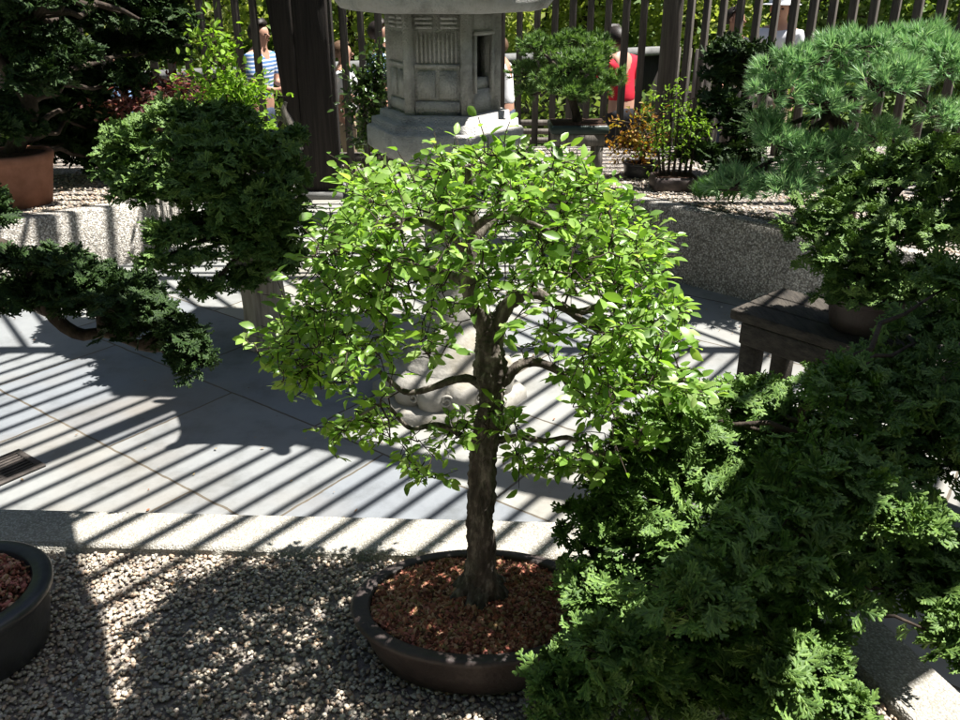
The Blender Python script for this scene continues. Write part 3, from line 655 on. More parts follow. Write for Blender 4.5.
# base slab, lotus foot
mb = MB(); hexring([(0, .056), (.325, .056), (.345, .048), (.35, .0)][::-1], mb); mb.build('base_slab', M['lantern_lower'], lan, smooth=False)
mb = MB(); nA = 96; a = np.arange(nA)/nA*2*PI; V = []; prof = [(.268, .056), (.275, .085), (.28, .12), (.265, .155), (.235, .175), (.215, .185), (.215, .20), (.203, .205), (.195, .225), (.165, .27), (.125, .32), (.10, .36), (.0, .361)]
for q, (r, z) in enumerate(prof):
    pet = 1+(.15*np.abs(np.sin(a*6))**.6-.08 if q < 4 else (.05*np.abs(np.sin(a*6))-.02 if q == 4 else 0)); V.append(np.stack([LX+np.cos(a)*r*pet, LY+np.sin(a)*r*pet, np.full(nA, z)+(0)], 1))
V = np.concatenate(V); m = len(prof); i = np.repeat(np.arange(m-1), nA); k = np.tile(np.arange(nA), m-1); k2 = (k+1) % nA
mb.add(V, np.stack([i*nA+k, i*nA+k2, (i+1)*nA+k2, (i+1)*nA+k], 1))
for q in range(12):                     # carved scrolls round the foot
    a0 = q/12*2*PI; ctr = np.array([LX+math.cos(a0)*.278, LY+math.sin(a0)*.278, .105]); rad = np.array([math.cos(a0), math.sin(a0), 0]); tan = np.array([-math.sin(a0), math.cos(a0), 0])
    Q = [ctr+(tan*math.cos(s)+np.array([0, 0, 1])*math.sin(s))*(.030*(1-s/12.5))*1.0 for s in np.linspace(0, 9.5, 26)]
    tube(mb, Q, .0055, 6, 0)
mb.build('lotus_foot', M['lantern_lower'], lan)
mb = MB(); lathe(mb, [(.10, .355), (.092, .40), (.088, .50), (.088, .58), (.105, .60), (.11, .62), (.11, .655), (.105, .67), (.09, .69), (.09, .80), (.098, .92), (.12, 1.0), (.15, 1.03)], 40, (LX, LY, 0)); mb.build('column', M['lantern_lower'], lan)
ztop, zbot = 1.600, 1.242
mb = MB(); hexring([(.13, 1.02), (.20, 1.045), (.26, 1.07), (.305, 1.10), (.31, 1.108), (.31, 1.175), (.302, 1.183), (.29, 1.185), (.288, 1.212), (.255, 1.215), (.253, 1.242), (.0, 1.242)], mb); mb.build('platform', M['lantern'], lan, smooth=False)
RF = .214
def face_frame(i):
    a0 = ROT+i*PI/3; a1 = a0+PI/3; p0 = np.array([math.cos(a0), math.sin(a0)])*RF; p1 = np.array([math.cos(a1), math.sin(a1)])*RF
    m_ = (p0+p1)/2; nrm = m_/np.linalg.norm(m_); tn = (p1-p0)/np.linalg.norm(p1-p0); return m_, nrm, tn, np.linalg.norm(p1-p0)
mb = MB(); fh = ztop-zbot
def fbox(mb, i, s0, s1, z0, z1, depth, out):
    """box on lantern face i, s along face (-.5..). depth thickness, out = outward position of its outer face"""
    m_, nrm, tn, w = face_frame(i); s = (s0+s1)/2; cc = m_+tn*s+nrm*(out-depth/2)
    R = np.array([[tn[0], nrm[0], 0], [tn[1], nrm[1], 0], [0, 0, 1]])
    box(mb, (LX+cc[0], LY+cc[1], (z0+z1)/2), (abs(s1-s0), depth, z1-z0), R=R)
for i in range(6):
    wv = face_frame(i)[3]/2
    a0 = ROT+i*PI/3
    box(mb, (LX+math.cos(a0)*(RF-.014), LY+math.sin(a0)*(RF-.014), zbot+fh/2), (.036, .036, fh), a0)      # corner post
    if i == 0:                          # window face, right of the corner turned to the camera
        fbox(mb, i, -wv+.012, -.055, zbot+.001, ztop-.001, .05, -.004); fbox(mb, i, .055, wv-.012, zbot+.001, ztop-.001, .05, -.004)
        fbox(mb, i, -.054, .054, ztop-.085, ztop-.001, .05, -.004); fbox(mb, i, -.054, .054, zbot+.001, zbot+.085, .05, -.004)
        fbox(mb, i, -.05, .05, zbot+.086, zbot+.125, .04, -.012)
        for q in (-1, 1): fbox(mb, i, q*.055-.006, q*.055+.006, zbot+.075, ztop-.075, .012, .006)
        fbox(mb, i, -.062, .062, ztop-.082, ztop-.070, .012, .007)
    else:
        fbox(mb, i, -wv+.012, wv-.012, zbot+.001, ztop-.001, .05, -.004)
        # carved rails, grooves and panels
        for z_ in (ztop-.024, ztop-.039, ztop-.054):
            for q in (-1, 1): fbox(mb, i, q*.045-.030, q*.045+.030, z_-.0045, z_+.0045, .012, .005)
        for s in np.linspace(-.07, .07, 10): fbox(mb, i, s-.0035, s+.0035, zbot+.185, ztop-.072, .012, .0025)
        fbox(mb, i, -.082, .082, zbot+.168, zbot+.180, .012, .006)
        for q in (-1, 1): fbox(mb, i, q*.04-.031, q*.04+.031, zbot+.062, zbot+.155, .012, .005)
        fbox(mb, i, -.082, .082, zbot+.012, zbot+.050, .012, .004)
mb.build('firebox', M['lantern'], lan, smooth=False)
mb = MB(); lathe(mb, [(.0, zbot+.004), (.19, zbot+.004)], 12, (LX, LY, 0)); mb.build('firebox_floor', M['lantern'], lan)
# roof
mb = MB(); nA = 72; a = np.arange(nA)/nA*2*PI; rel = ((a-ROT) % (PI/3))-PI/6; hexr = math.cos(PI/6)/np.cos(rel); corner = np.clip((np.abs(rel)/(PI/6)), 0, 1)**4
V = []
pr = [(.0, 1.602, 0), (.23, 1.602, 0), (.25, 1.598, 0), (.33, 1.594, 0), (.385, 1.600, .1), (.405, 1.620, .4), (.41, 1.66, .8), (.40, 1.70, 1.), (.36, 1.75, .8), (.30, 1.775, .5), (.22, 1.82, .2), (.13, 1.89, 0), (.07, 1.94, 0), (.05, 1.955, 0)]
for r, z, kk in pr: V.append(np.stack([LX+np.cos(a)*r*hexr*(1+.07*kk*corner), LY+np.sin(a)*r*hexr*(1+.07*kk*corner), z+.05*kk*corner], 1))
V = np.concatenate(V); m = len(pr); i = np.repeat(np.arange(m-1), nA); k = np.tile(np.arange(nA), m-1); k2 = (k+1) % nA
mb.add(V, np.stack([i*nA+k, i*nA+k2, (i+1)*nA+k2, (i+1)*nA+k], 1))
for q in range(6):                      # curled eave corners
    a0 = ROT+q*PI/3; ctr = np.array([LX+math.cos(a0)*.425, LY+math.sin(a0)*.425, 1.715]); rad = np.array([math.cos(a0), math.sin(a0), 0])
    tube(mb, [ctr+(rad*math.cos(s)+np.array([0, 0, 1])*math.sin(s))*.035*(1-s/11) for s in np.linspace(-2, 6, 18)], .018, 8, 0)
mb.build('roof', M['lantern'], lan)
mb = MB(); lathe(mb, [(.05, 1.955), (.09, 1.97), (.095, 1.99), (.06, 2.01), (.05, 2.03), (.085, 2.06), (.10, 2.10), (.085, 2.15), (.04, 2.20), (.004, 2.24)], 28, (LX, LY, 0)); mb.build('finial', M['lantern'], lan)

# ---------------------------------------------------------------- fences
YF = 7.35; xc = WY(668, 60, YF)[0]
def fence(label, A, B, spacing, w, d, h, mat='fence_wood', rails=(.25, 2.6), z0=0., skip=None, phase=0.):
    A = np.array([A[0], A[1], 0.]); B = np.array([B[0], B[1], 0.]); L_ = np.linalg.norm(B-A); dv = (B-A)/L_; rz = math.atan2(dv[1], dv[0]); nv = np.array([-dv[1], dv[0], 0])
    t = thing('picket_fence', ((A+B)/2)+np.array([0, 0, z0]), label, 'fence')
    n = int(L_/spacing); proto = None
    for i in range(n):
        p = A+dv*(spacing*(i+.5)+phase)
        if skip and skip(p): continue
        mb = MB(); bbox(mb, p+np.array([0, 0, z0+h/2+rng.normal(0, .004)]), (w*rng.uniform(.9, 1.08), d, h), rz+rng.normal(0, .03), .004); mb.build('picket', M[mat], t, smooth=False)
    for z in rails:
        mb = MB(); beam(mb, A+nv*(d/2+.024)+np.array([0, 0, z0+z]), B+nv*(d/2+.024)+np.array([0, 0, z0+z]), .045, .09); mb.build('rail', M[mat], t, smooth=False)
    return t
spf = px(17.4, WY(560, 60, YF))
PX0 = WY(302, 60, YF)[0]
fence('tall brown picket fence running straight across behind the stone lantern', (-6.3, YF), (xc-.12, YF), spf, .052, .052, 3.1, rails=(.30, 2.9), skip=lambda p: abs(p[0]-PX0) < .26 or p[0] > xc-.16)
d45 = np.array([.715, -.70]); d45 /= np.linalg.norm(d45)
fence('tall brown picket fence slanting towards the camera behind the pine at the right', (xc+.10*d45[0], YF+.10*d45[1]), (xc+5.2*d45[0], YF+5.2*d45[1]), .142, .052, .045, 2.05, rails=(.30, 1.90))
t = thing('fence_post', (PX0, YF, 0), 'massive dark timber post rising left of the stone lantern', 'post')
mb = MB(); xr = WY(333, 60, YF)[0]; wd_ = .27; bbox(mb, (xr-wd_/2, YF-.02, 1.6), (wd_, .30, 3.2), 0, .012); mb.build('post_shaft', M['post_wood'], t, smooth=False)
mb = MB(); xl = WY(272, 0, YF)[0]; xl2 = WY(298, 150, YF)[0]; xb = xr-wd_-.004
V = [[xl2+.02, YF-.16, 0], [xb, YF-.16, 0], [xb, YF+.12, 0], [xl2+.02, YF+.12, 0], [xl-.15, YF-.16, 3.1], [xb, YF-.16, 3.1], [xb, YF+.12, 3.1], [xl-.15, YF+.12, 3.1]]
mb.add(V, BOXF); mb.build('side_timber', M['post_wood'], t, smooth=False)
mb = MB(); bbox(mb, (xr-wd_/2-.03, YF-.02, .03), (wd_+.14, .40, .06), 0, .01); mb.build('footing', M['ledge'], t, smooth=False)
t = thing('fence_post', (xc, YF, 0), 'squared grey-brown timber post where the picket fence turns the corner', 'post')
mb = MB(); bbox(mb, (xc, YF-.03, 1.6), (.12, .13, 3.2), math.radians(-45+62), .01); mb.build('post_shaft', M['fence_wood'], t, smooth=False)
# lower weathered fence behind
pa = WY(672, 45, 8.3); pb = WY(722, 50, 8.6)
fence('low pale weathered paling fence seen between the tall pickets behind the corner post', (pa[0], 8.3), (pb[0]+.35, 8.0), .10, .075, .02, pa[2]+.25-.02, 'weathered_wood', rails=(.3, .95), z0=-.25)
# pergola that throws the bars of shade
HP = 3.05
per = thing('pergola', (0, 0, HP), 'timber slat roof overhead that throws the striped shadows on the paving', 'pergola')
mbS = MB(); mbB = MB()
Yb1 = W(500, 350)[1]
dA = np.array([math.sin(AZA), math.cos(AZA)]); pA = np.array([dA[1], -dA[0]])
ph = W(125, 507)[:2]; spA = abs((W(165, 507)[:2]-ph)@pA)
G2 = lambda x, y: np.array([x, y, 0.])
def slat(a, b, w, h=.03, mbx=None, z=HP):
    beam(mbx or mbS, shadow_src(a, z), shadow_src(b, z), w, h)
nearY = 1.40
for k in range(-60, 70):
    o = ph+pA*spA*k
    tA = (Yb1-o[1])/dA[1]; a = o+dA*tA
    tB = (nearY-o[1])/dA[1]; b = o+dA*tB
    if a[0] < -5.2 or b[0] > 1.9: continue
    if a[0] > 2.0: a = o+dA*((2.0-o[0])/dA[0])
    slat(G2(*a), G2(*b), .027, .022)
AZB = az_of(W(653, 292), W(730, 319)); AZB = AZB if math.cos(AZB) > 0 else AZB+PI
dB = np.array([math.sin(AZB), math.cos(AZB)]); pB = np.array([dB[1], -dB[0]])
q0 = W(690, 304)[:2]; spB = abs((W(690, 316)[:2]-q0)@pB)
Yb3 = W(300, 278)[1]
for k in range(-70, 60):
    o = q0+pB*spB*k; a = o+dB*((Yb1-o[1])/dB[1]); b = o+dB*((Yb3-o[1])/dB[1])
    if min(a[0], b[0]) < -5 or max(a[0], b[0]) > 1.9: continue
    slat(G2(*a), G2(*b), .027, .022)
spC = abs(W(235, 250)[1]-W(235, 256)[1])
y = Yb3+.1
while y < 7.0: slat(G2(-5, y), G2(1.3, y), .04, .022); y += spC
slat(G2(-5.2, Yb1), G2(2.0, Yb1), .085, .05, mbB, HP+.04)
slat(G2(-5.2, Yb3), G2(1.9, Yb3), .085, .05, mbB, HP+.04)
g1 = W(205, 417); g2_ = W(592, 497); gd = (g2_-g1)
slat(g1-gd*.0, g2_+gd*.9, .125, .05, mbB, HP+.04)
slat(W(0, 477), W(215, 388), .085, .05, mbB, HP-.04)
mbS.build('slats', M['fence_wood'], per, smooth=False); mbB.build('beams', M['fence_wood'], per, smooth=False)
# unseen boards added overhead, shaped to shade the right-hand trees, paving and lower left
def shade_board(poly_px, zrec, z=2.3):
    P_ = [shadow_src(W(u, v, zrec), z) for (u, v) in poly_px]; mb = MB(); n = len(P_)
    mb.add(P_, [list(range(n))]); mb.add([p+np.array([0, 0, .02]) for p in P_], [list(range(n-1, -1, -1))])
    for i in range(n):
        j = (i+1) % n; mb.add([P_[i], P_[i]+[0, 0, .02], P_[j]+[0, 0, .02], P_[j]], [[0, 1, 2, 3]])
    mb.build('added_shade_board', M['fence_wood'], per, smooth=False)
shade_board([(765, 392), (740, 470), (690, 550), (625, 622), (500, 640), (470, 750), (560, 790), (760, 780), (800, 600), (1010, 560), (1250, 420), (1000, 300)], .75)  # added to keep the sun off the right-hand conifer
mb = MB(); box(mb, (1.2, -2.6, HP+.25), (9.5, 4.6, .03)); mb.build('added_shade_board', M['fence_wood'], per, smooth=False)  # unseen sheet added behind the camera to cut sky light
mb = MB(); box(mb, (5.0, 1.9, HP+.30), (2.6, 4.2, .03)); mb.build('added_shade_board', M['fence_wood'], per, smooth=False)  # unseen sheet added far right to cut sky light
shade_board([(97,352),(113,396),(330,402),(430,360),(440,315),(200,306),(170,325),(97,330)], 0., HP+.16)  # outline follows the patch of shade wanted on the paving
shade_board([(0, 512), (72, 512), (78, 540), (110, 620), (125, 760), (-150, 800), (-150, 520)], ZB)  # added for the shade over the lower left gravel

# dry leaf litter blown over the paving, kerb and gravel
M['dry_leaf'] = island('dry_leaf', [(.20,.12,.06),(.30,.20,.10),(.14,.08,.045),(.34,.27,.15),(.22,.10,.05)], .8, .2)
n = 260; pp_ = np.c_[rng.uniform(-3.2, 2.2, n), rng.uniform(1.9, 5.6, n)**1.0, np.full(n, .005)]
n2 = 70; p2 = np.c_[rng.uniform(-1.2, .6, n2), rng.uniform(.9, 1.62, n2), np.full(n2, ZB+.004)]
side = (p2[:, :2]-k0[:2])@kn[:2]; p2[side < .01, 2] = -.1; p2[(side > KW), 2] = ZG+.006
P_ = np.vstack([pp_, p2[p2[:, 2] > 0]]); m = len(P_); a_ = rng.uniform(0, 2*PI, m)
mb = MB(); R_ = frames(np.c_[np.cos(a_), np.sin(a_), rng.normal(0, .08, m)], np.array([0, 0, 1.])+rng.normal(0, .18, (m, 3))); tp_ = leaf_tpl(.5, .2, -.15)
scatter(mb, tp_[0], tp_[1], P_, R_, rng.uniform(.006, .02, m)); tag(mb.build('leaf_litter', M['dry_leaf']), 'scattered dry leaf scraps on the paving, kerb and gravel', 'leaf litter', kind='stuff')

# drain grate -----------------------------------------------------------------
dg = thing('drain_grate', g3(W(10, 474)), 'rusty slotted iron drain grate set in the paving at the left edge', 'drain grate')
gA = W(0, 494, .006); gd1 = dA; Rg = np.array([[pA[0], dA[0], 0], [pA[1], dA[1], 0], [0, 0, 1]])
gc = W(-4, 474, .0)-0*1
mb = MB(); box(mb, gc+np.array([0, 0, .002]), (.20, .28, .004), R=Rg); mb.build('pit_shade', M['pit_shade'], dg, smooth=False)  # flat near-black plate, the dark below the bars put into its colour
mb = MB()
for s in (-1, 1):
    box(mb, gc+Rg@np.array([s*.088, 0, .007]), (.024, .28, .007), R=Rg); box(mb, gc+Rg@np.array([0, s*.128, .0068]), (.151, .024, .007), R=Rg)
for k in range(7): box(mb, gc+Rg@np.array([-.063+k*.021, 0, .0064]), (.009, .23, .006), R=Rg)
box(mb, gc+Rg@np.array([0, 0, .0062]), (.151, .014, .005), R=Rg)
mb.build('grating', M['grate'], dg, smooth=False)

# ---------------------------------------------------------------- pines and small plants
def tufts(mb, P, D, L_, nn, spread=.55, w=.0016):
    """needle tufts: cones of thin needles"""
    n = len(P); P = np.repeat(P, nn, 0); D = np.repeat(D/np.linalg.norm(D, axis=1)[:, None], nn, 0); m = len(P)
    d = D+rng.normal(0, spread, (m, 3)); d /= np.linalg.norm(d, axis=1)[:, None]
    s = np.cross(d, rng.normal(0, 1, (m, 3))); s /= np.linalg.norm(s, axis=1)[:, None]
    Ln = (L_*rng.uniform(.7, 1.1, m))[:, None]; b = P+D*(rng.uniform(0, .35, m)*L_)[:, None]
    V = np.stack([b-s*w, b+s*w, b+d*Ln], 1).reshape(-1, 3)
    # one island per tuft would need a join; each needle carries its own tone
    mb.add(V, np.arange(m*3).reshape(-1, 3))
def pine(label, base, trunk, pads, L_, mat, n_per, nn=30, w=.002, r0=.04):
    t = thing('pine_bonsai', base, label, 'bonsai'); tb = MB(); cb = MB(); T = smooth_path(trunk, 20); tube(tb, T, np.linspace(r0, r0*.4, 20), 9, .2)
    for (u, v, Yd, wu, hv, dd) in pads:
        c = WY(u, v, Yd); r = np.array([px(wu, c), dd, px(hv, c)]); j = np.argmin(np.linalg.norm(T-c, axis=1)); limb(tb, T[j], c, r0*.4, r0*.15, 0)
        P, D = clumpy_pads(c, r*.95, int(n_per*wu*hv/1000), 8); D = D*1.0+np.array([0, 0, .35])
        tufts(cb, P, D, L_, nn, .42, w)
        for q in P[::4]: limb(tb, c+(q-c)*.2, q, r0*.10, r0*.05, 0, 5)
    tb.build('trunk', M['dark_bark'], t); cb.build('crown', M[mat], t); return t
YP = 4.75
pr0 = W(855, 214, HR); pr0[1] = 4.9
pine('big blue-green pine with long needle tufts on the right raised bed', (WY(850, 200, YP)[0], YP, HR),
  [np.array([WY(850, 200, YP)[0], YP, HR]), WY(840, 180, YP), WY(860, 150, YP), WY(830, 110, YP), WY(880, 80, YP), WY(900, 40, YP)],
  [(850,50,YP,42,26,.25),(905,45,YP+.1,44,26,.25),(800,70,YP,42,26,.25),(770,95,YP-.1,34,18,.2),(820,105,YP-.1,44,28,.25),(880,90,YP-.2,44,30,.25),(940,70,YP-.1,34,34,.25),
   (750,185,YP-.2,40,22,.2),(790,150,YP-.2,40,26,.22),(835,160,YP-.2,46,28,.22),(880,140,YP-.1,36,20,.2),(800,190,YP-.3,44,22,.2),(730,190,YP-.2,26,16,.15),(945,115,YP-.3,30,18,.18),(760,130,YP,24,20,.15)],
  .072, 'pine_blue', 95, 26, .0040, .05)
YQ = W(575, 178, HR)[1]
# stand with tray
sx0 = WY(551, 128, YQ)[0]; sx1 = WY(604, 128, YQ)[0]; sxc = (sx0+sx1)/2; sw = sx1-sx0; sz = WY(577, 131, YQ)[2]
t = thing('plant_stand', (sxc, YQ, HR), 'small weathered wooden stand under the bushy pine in the right bed', 'plant stand')
mb = MB(); bbox(mb, (sxc, YQ, sz-.0375), (sw*.94, sw*.8, .075), 0, .005); mb.build('stand_top', M['weathered_wood'], t, smooth=False)
for a_ in (-1, 1):
    for b_ in (-1, 1):
        mb = MB(); bbox(mb, (sxc+a_*sw*.38, YQ+b_*sw*.32, (HR+sz-.077)/2), (.05, .05, sz-.077-HR), 0, .004); mb.build('leg', M['weathered_wood'], t, smooth=False)
t = thing('bonsai_tray', (sxc, YQ, sz), 'shallow dark green tray on the wooden stand', 'tray')
mb = MB(); bbox(mb, (sxc, YQ, sz+.030), (sw*1.08, sw*.9, .055), 0, .01); mb.build('tray', M['pot_green'], t, smooth=False)
mb = MB(); box(mb, (sxc, YQ, sz+.058), (sw*1.0, sw*.82, .006)); mb.build('soil', M['soil'], t, smooth=False)
tz = sz+.058
pine('rounded dense pine on the wooden stand right of the stone lantern', (sxc, YQ, tz),
  [np.array([sxc, YQ, tz]), WY(575, 110, YQ), WY(568, 90, YQ), WY(560, 70, YQ)],
  [(548,52,YQ+.3,30,14,.16),(578,44,YQ+.3,30,12,.16),(530,75,YQ+.3,18,20,.12),(530,95,YQ+.3,14,12,.1),(590,65,YQ,26,18,.16),(600,85,YQ,24,16,.15),(570,90,YQ-.1,24,18,.15),(615,80,YQ,12,14,.1),(575,72,YQ-.05,26,22,.16),(555,85,YQ,22,18,.14),(590,95,YQ-.1,22,14,.13),(598,50,YQ+.1,18,14,.13),(540,50,YQ+.2,22,16,.14)],
  .045, 'pine_bright', 260, 22, .0036, .035)
def leafy(name, label, cat, base, stems, mat, n, smin, smax, spread, tpl=LEAF, r0=.008, group=None, bark='dark_bark', clus=None):
    """stems: list of paths (world points); leaves gather round the outer part of each stem"""
    t = thing(name, base, label, cat, group); tb = MB(); cb = MB()
    for P_ in stems:
        Q = smooth_path(P_, 12); tube(tb, Q, np.linspace(r0, r0*.25, 12), 6, .12)
        m = n//len(stems); nb = max(3, m//9)
        for _ in range(nb):
            q = Q[rng.integers(4, 12)]; e = q+rng.normal(0, 1, 3)*np.asarray(spread); limb(tb, q, e, r0*.3, r0*.1, 0, 4)
            k = m//nb; pp = q+(e-q)*rng.uniform(.35, 1.05, (k, 1))+rng.normal(0, smax*.5, (k, 3)); D = (e-q)/np.linalg.norm(e-q)+rng.normal(0, .8, (k, 3)); put_leaves(cb, pp, D, smin, smax, tpl, .6)
    tb.build('stem', M[bark], t); cb.build('foliage', M[mat], t); return t
def G_(u, v, Y, *pts): return [WY(a, b, Y) for (a, b) in pts]
# yellow-green sapling, red maple left
Ys = 5.6
leafy('maple_sapling', 'bright yellow-green sapling standing above the rounded conifer left of the big post', 'sapling', (WY(228, 130, Ys)[0], Ys, HL*.0),
  [[np.array([WY(228, 150, Ys)[0], Ys, 0]), WY(228, 110, Ys), WY(220, 60, Ys), WY(212, 35, Ys)], [np.array([WY(230, 150, Ys)[0], Ys, 0]), WY(238, 110, Ys), WY(240, 75, Ys)], [np.array([WY(226, 150, Ys)[0], Ys, 0]), WY(215, 110, Ys), WY(205, 80, Ys)], [np.array([WY(232, 150, Ys)[0], Ys, 0]), WY(245, 120, Ys), WY(250, 100, Ys)]],
  'pale_leaf', 1300, .03, .06, (.10, .10, .09))
Yr = 6.0
rb_ = np.array([WY(165, 130, Yr)[0], Yr, HL])
leafy('red_maple', 'low red-leaved maple behind the rounded conifer at the upper left', 'maple', g3(rb_),
  [[rb_, WY(160, 110, Yr), WY(145, 98, Yr)], [rb_, WY(175, 100, Yr), WY(185, 85, Yr)], [rb_, WY(165, 100, Yr), WY(160, 84, Yr)], [rb_, WY(130, 112, Yr), WY(125, 105, Yr)]], 'maple_red', 1300, .03, .05, (.17, .12, .06))
# golden maple in a dark pot
Yg = W(641, 178, HR)[1]; gb = np.array([WY(642, 172, Yg)[0], Yg+.05, HR])
pot_round('bonsai_pot', 'shallow dark pot on the right bed holding the golden-leaved little maple', g3(gb), px(18, gb), px(15, gb), 'pot_dark', .012)
top = HR+px(14, gb); g_b = gb+np.array([0, 0, top-HR])
leafy('golden_maple', 'little golden and orange leaved maple in the shallow dark pot on the right bed', 'bonsai', g3(g_b),
  [[g_b, WY(645, 150, Yg), WY(632, 140, Yg), WY(625, 122, Yg)], [g_b, WY(648, 140, Yg), WY(638, 118, Yg)], [g_b, WY(640, 148, Yg), WY(620, 144, Yg)]], 'maple_gold', 900, .02, .036, (.085, .08, .055), r0=.012)
# pale shoots in brown tray
Ya = W(676, 192, HR)[1]; ab = np.array([WY(676, 188, Ya)[0], Ya+.08, HR])
t = thing('rectangular_pot', g3(ab), 'low rectangular brown pot with upright pale green shoots on the right bed', 'pot')
mb = MB(); bbox(mb, ab+np.array([0, 0, .045]), (px(44, ab), .22, .09), 0, .01); mb.build('pot_body', M['pot_brown'], t, smooth=False)
mb = MB(); box(mb, ab+np.array([0, 0, .092]), (px(38, ab), .18, .006)); mb.build('soil', M['soil'], t, smooth=False)
stems = []
for (u0, u1, v1) in [(663,662,95),(668,672,88),(673,680,90),(678,690,105),(684,694,98),(689,700,120),(660,655,125)]:
    s = np.array([WY(u0, 180, ab[1])[0], ab[1], HR+.09]); stems.append([s, WY((u0+u1)/2, 145, ab[1]), WY(u1, v1, ab[1])])
leafy('forest_bonsai', 'group of slender upright stems with pale green leaves in the rectangular pot', 'bonsai', g3(ab+np.array([0, 0, .09])), stems, 'pale_leaf', 900, .018, .032, (.06, .06, .05), r0=.011)
# dark round conifer
Yd = 5.9; db = np.array([WY(740, 150, Yd)[0], Yd, HR])
pot_round('bonsai_pot', 'dark pot behind the pine under the small dark conifer', g3(db), .16, .12, 'pot_dark')
conifer('hinoki_bonsai', 'small dark layered conifer behind the pine near the fence corner', 'bonsai', g3(db),
  [db+np.array([0, 0, .1]), WY(735, 130, Yd), WY(745, 90, Yd), WY(742, 55, Yd)],
  [(742,50,Yd,30,14,.2),(725,62,Yd,22,14,.18),(765,62,Yd,18,14,.18),(740,78,Yd,36,16,.2),(720,110,Yd-.2,24,20,.2),(745,125,Yd-.2,34,22,.2),(700,150,Yd-.3,24,18,.2),(730,160,Yd-.4,34,22,.2),(690,130,Yd-.2,16,14,.14)],
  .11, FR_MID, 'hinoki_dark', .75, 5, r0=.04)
# low green tuft plant
Yu = W(715, 212, HR)[1]; tbp = np.array([WY(722, 205, Yu)[0], Yu+.1, HR])
t = thing('tuft_plant', g3(tbp), 'low bright green tufted plant at the edge of the right bed beside the pine', 'plant'); mb = MB()
P_, D_ = pad_points(tbp+np.array([0, 0, .06]), (px(24, tbp), .12, .09), 130, .3, -.1); tufts(mb, P_, D_*.4+np.array([0, 0, 1.]), .07, 24, .35, .003); mb.build('foliage', M['grassy'], t)
# glossy shrub beside the lantern, and its mate at the post
Yv = 6.5; vb = np.array([WY(372, 120, Yv)[0], Yv, 0])
leafy('glossy_shrub', 'dark glossy-leaved shrub between the big post and the stone lantern', 'shrub', g3(vb),
  [[vb, WY(372, 110, Yv), WY(378, 60, Yv)], [vb, WY(380, 100, Yv), WY(388, 75, Yv)], [vb, WY(365, 110, Yv), WY(362, 88, Yv)], [vb, WY(375, 110, Yv), WY(372, 75, Yv)]], 'shrub_leaf', 1500, .035, .06, (.09, .09, .10))
# dead wood fragment near post
dw = WY(288, 150, 5.9)
t_ = MB(); tube(t_, smooth_path([WY(296, 150, 5.9), WY(293, 130, 5.9), WY(284, 112, 5.9), WY(286, 102, 5.9)], 14), np.linspace(.045, .01, 14), 8, .3)
tube(t_, smooth_path([WY(290, 125, 5.9), WY(280, 118, 5.9), WY(276, 122, 5.9)], 8), np.linspace(.025, .006, 8), 7, .3)
tube(t_, [WY(296, 150, 5.9), np.array([WY(262, 150, 5.9)[0], 6.1, 0])], [.03, .03], 8, .1)
tag(t_.build('driftwood', M['weathered_wood']), 'bleached twisted piece of dead wood in front of the big dark post', 'driftwood')

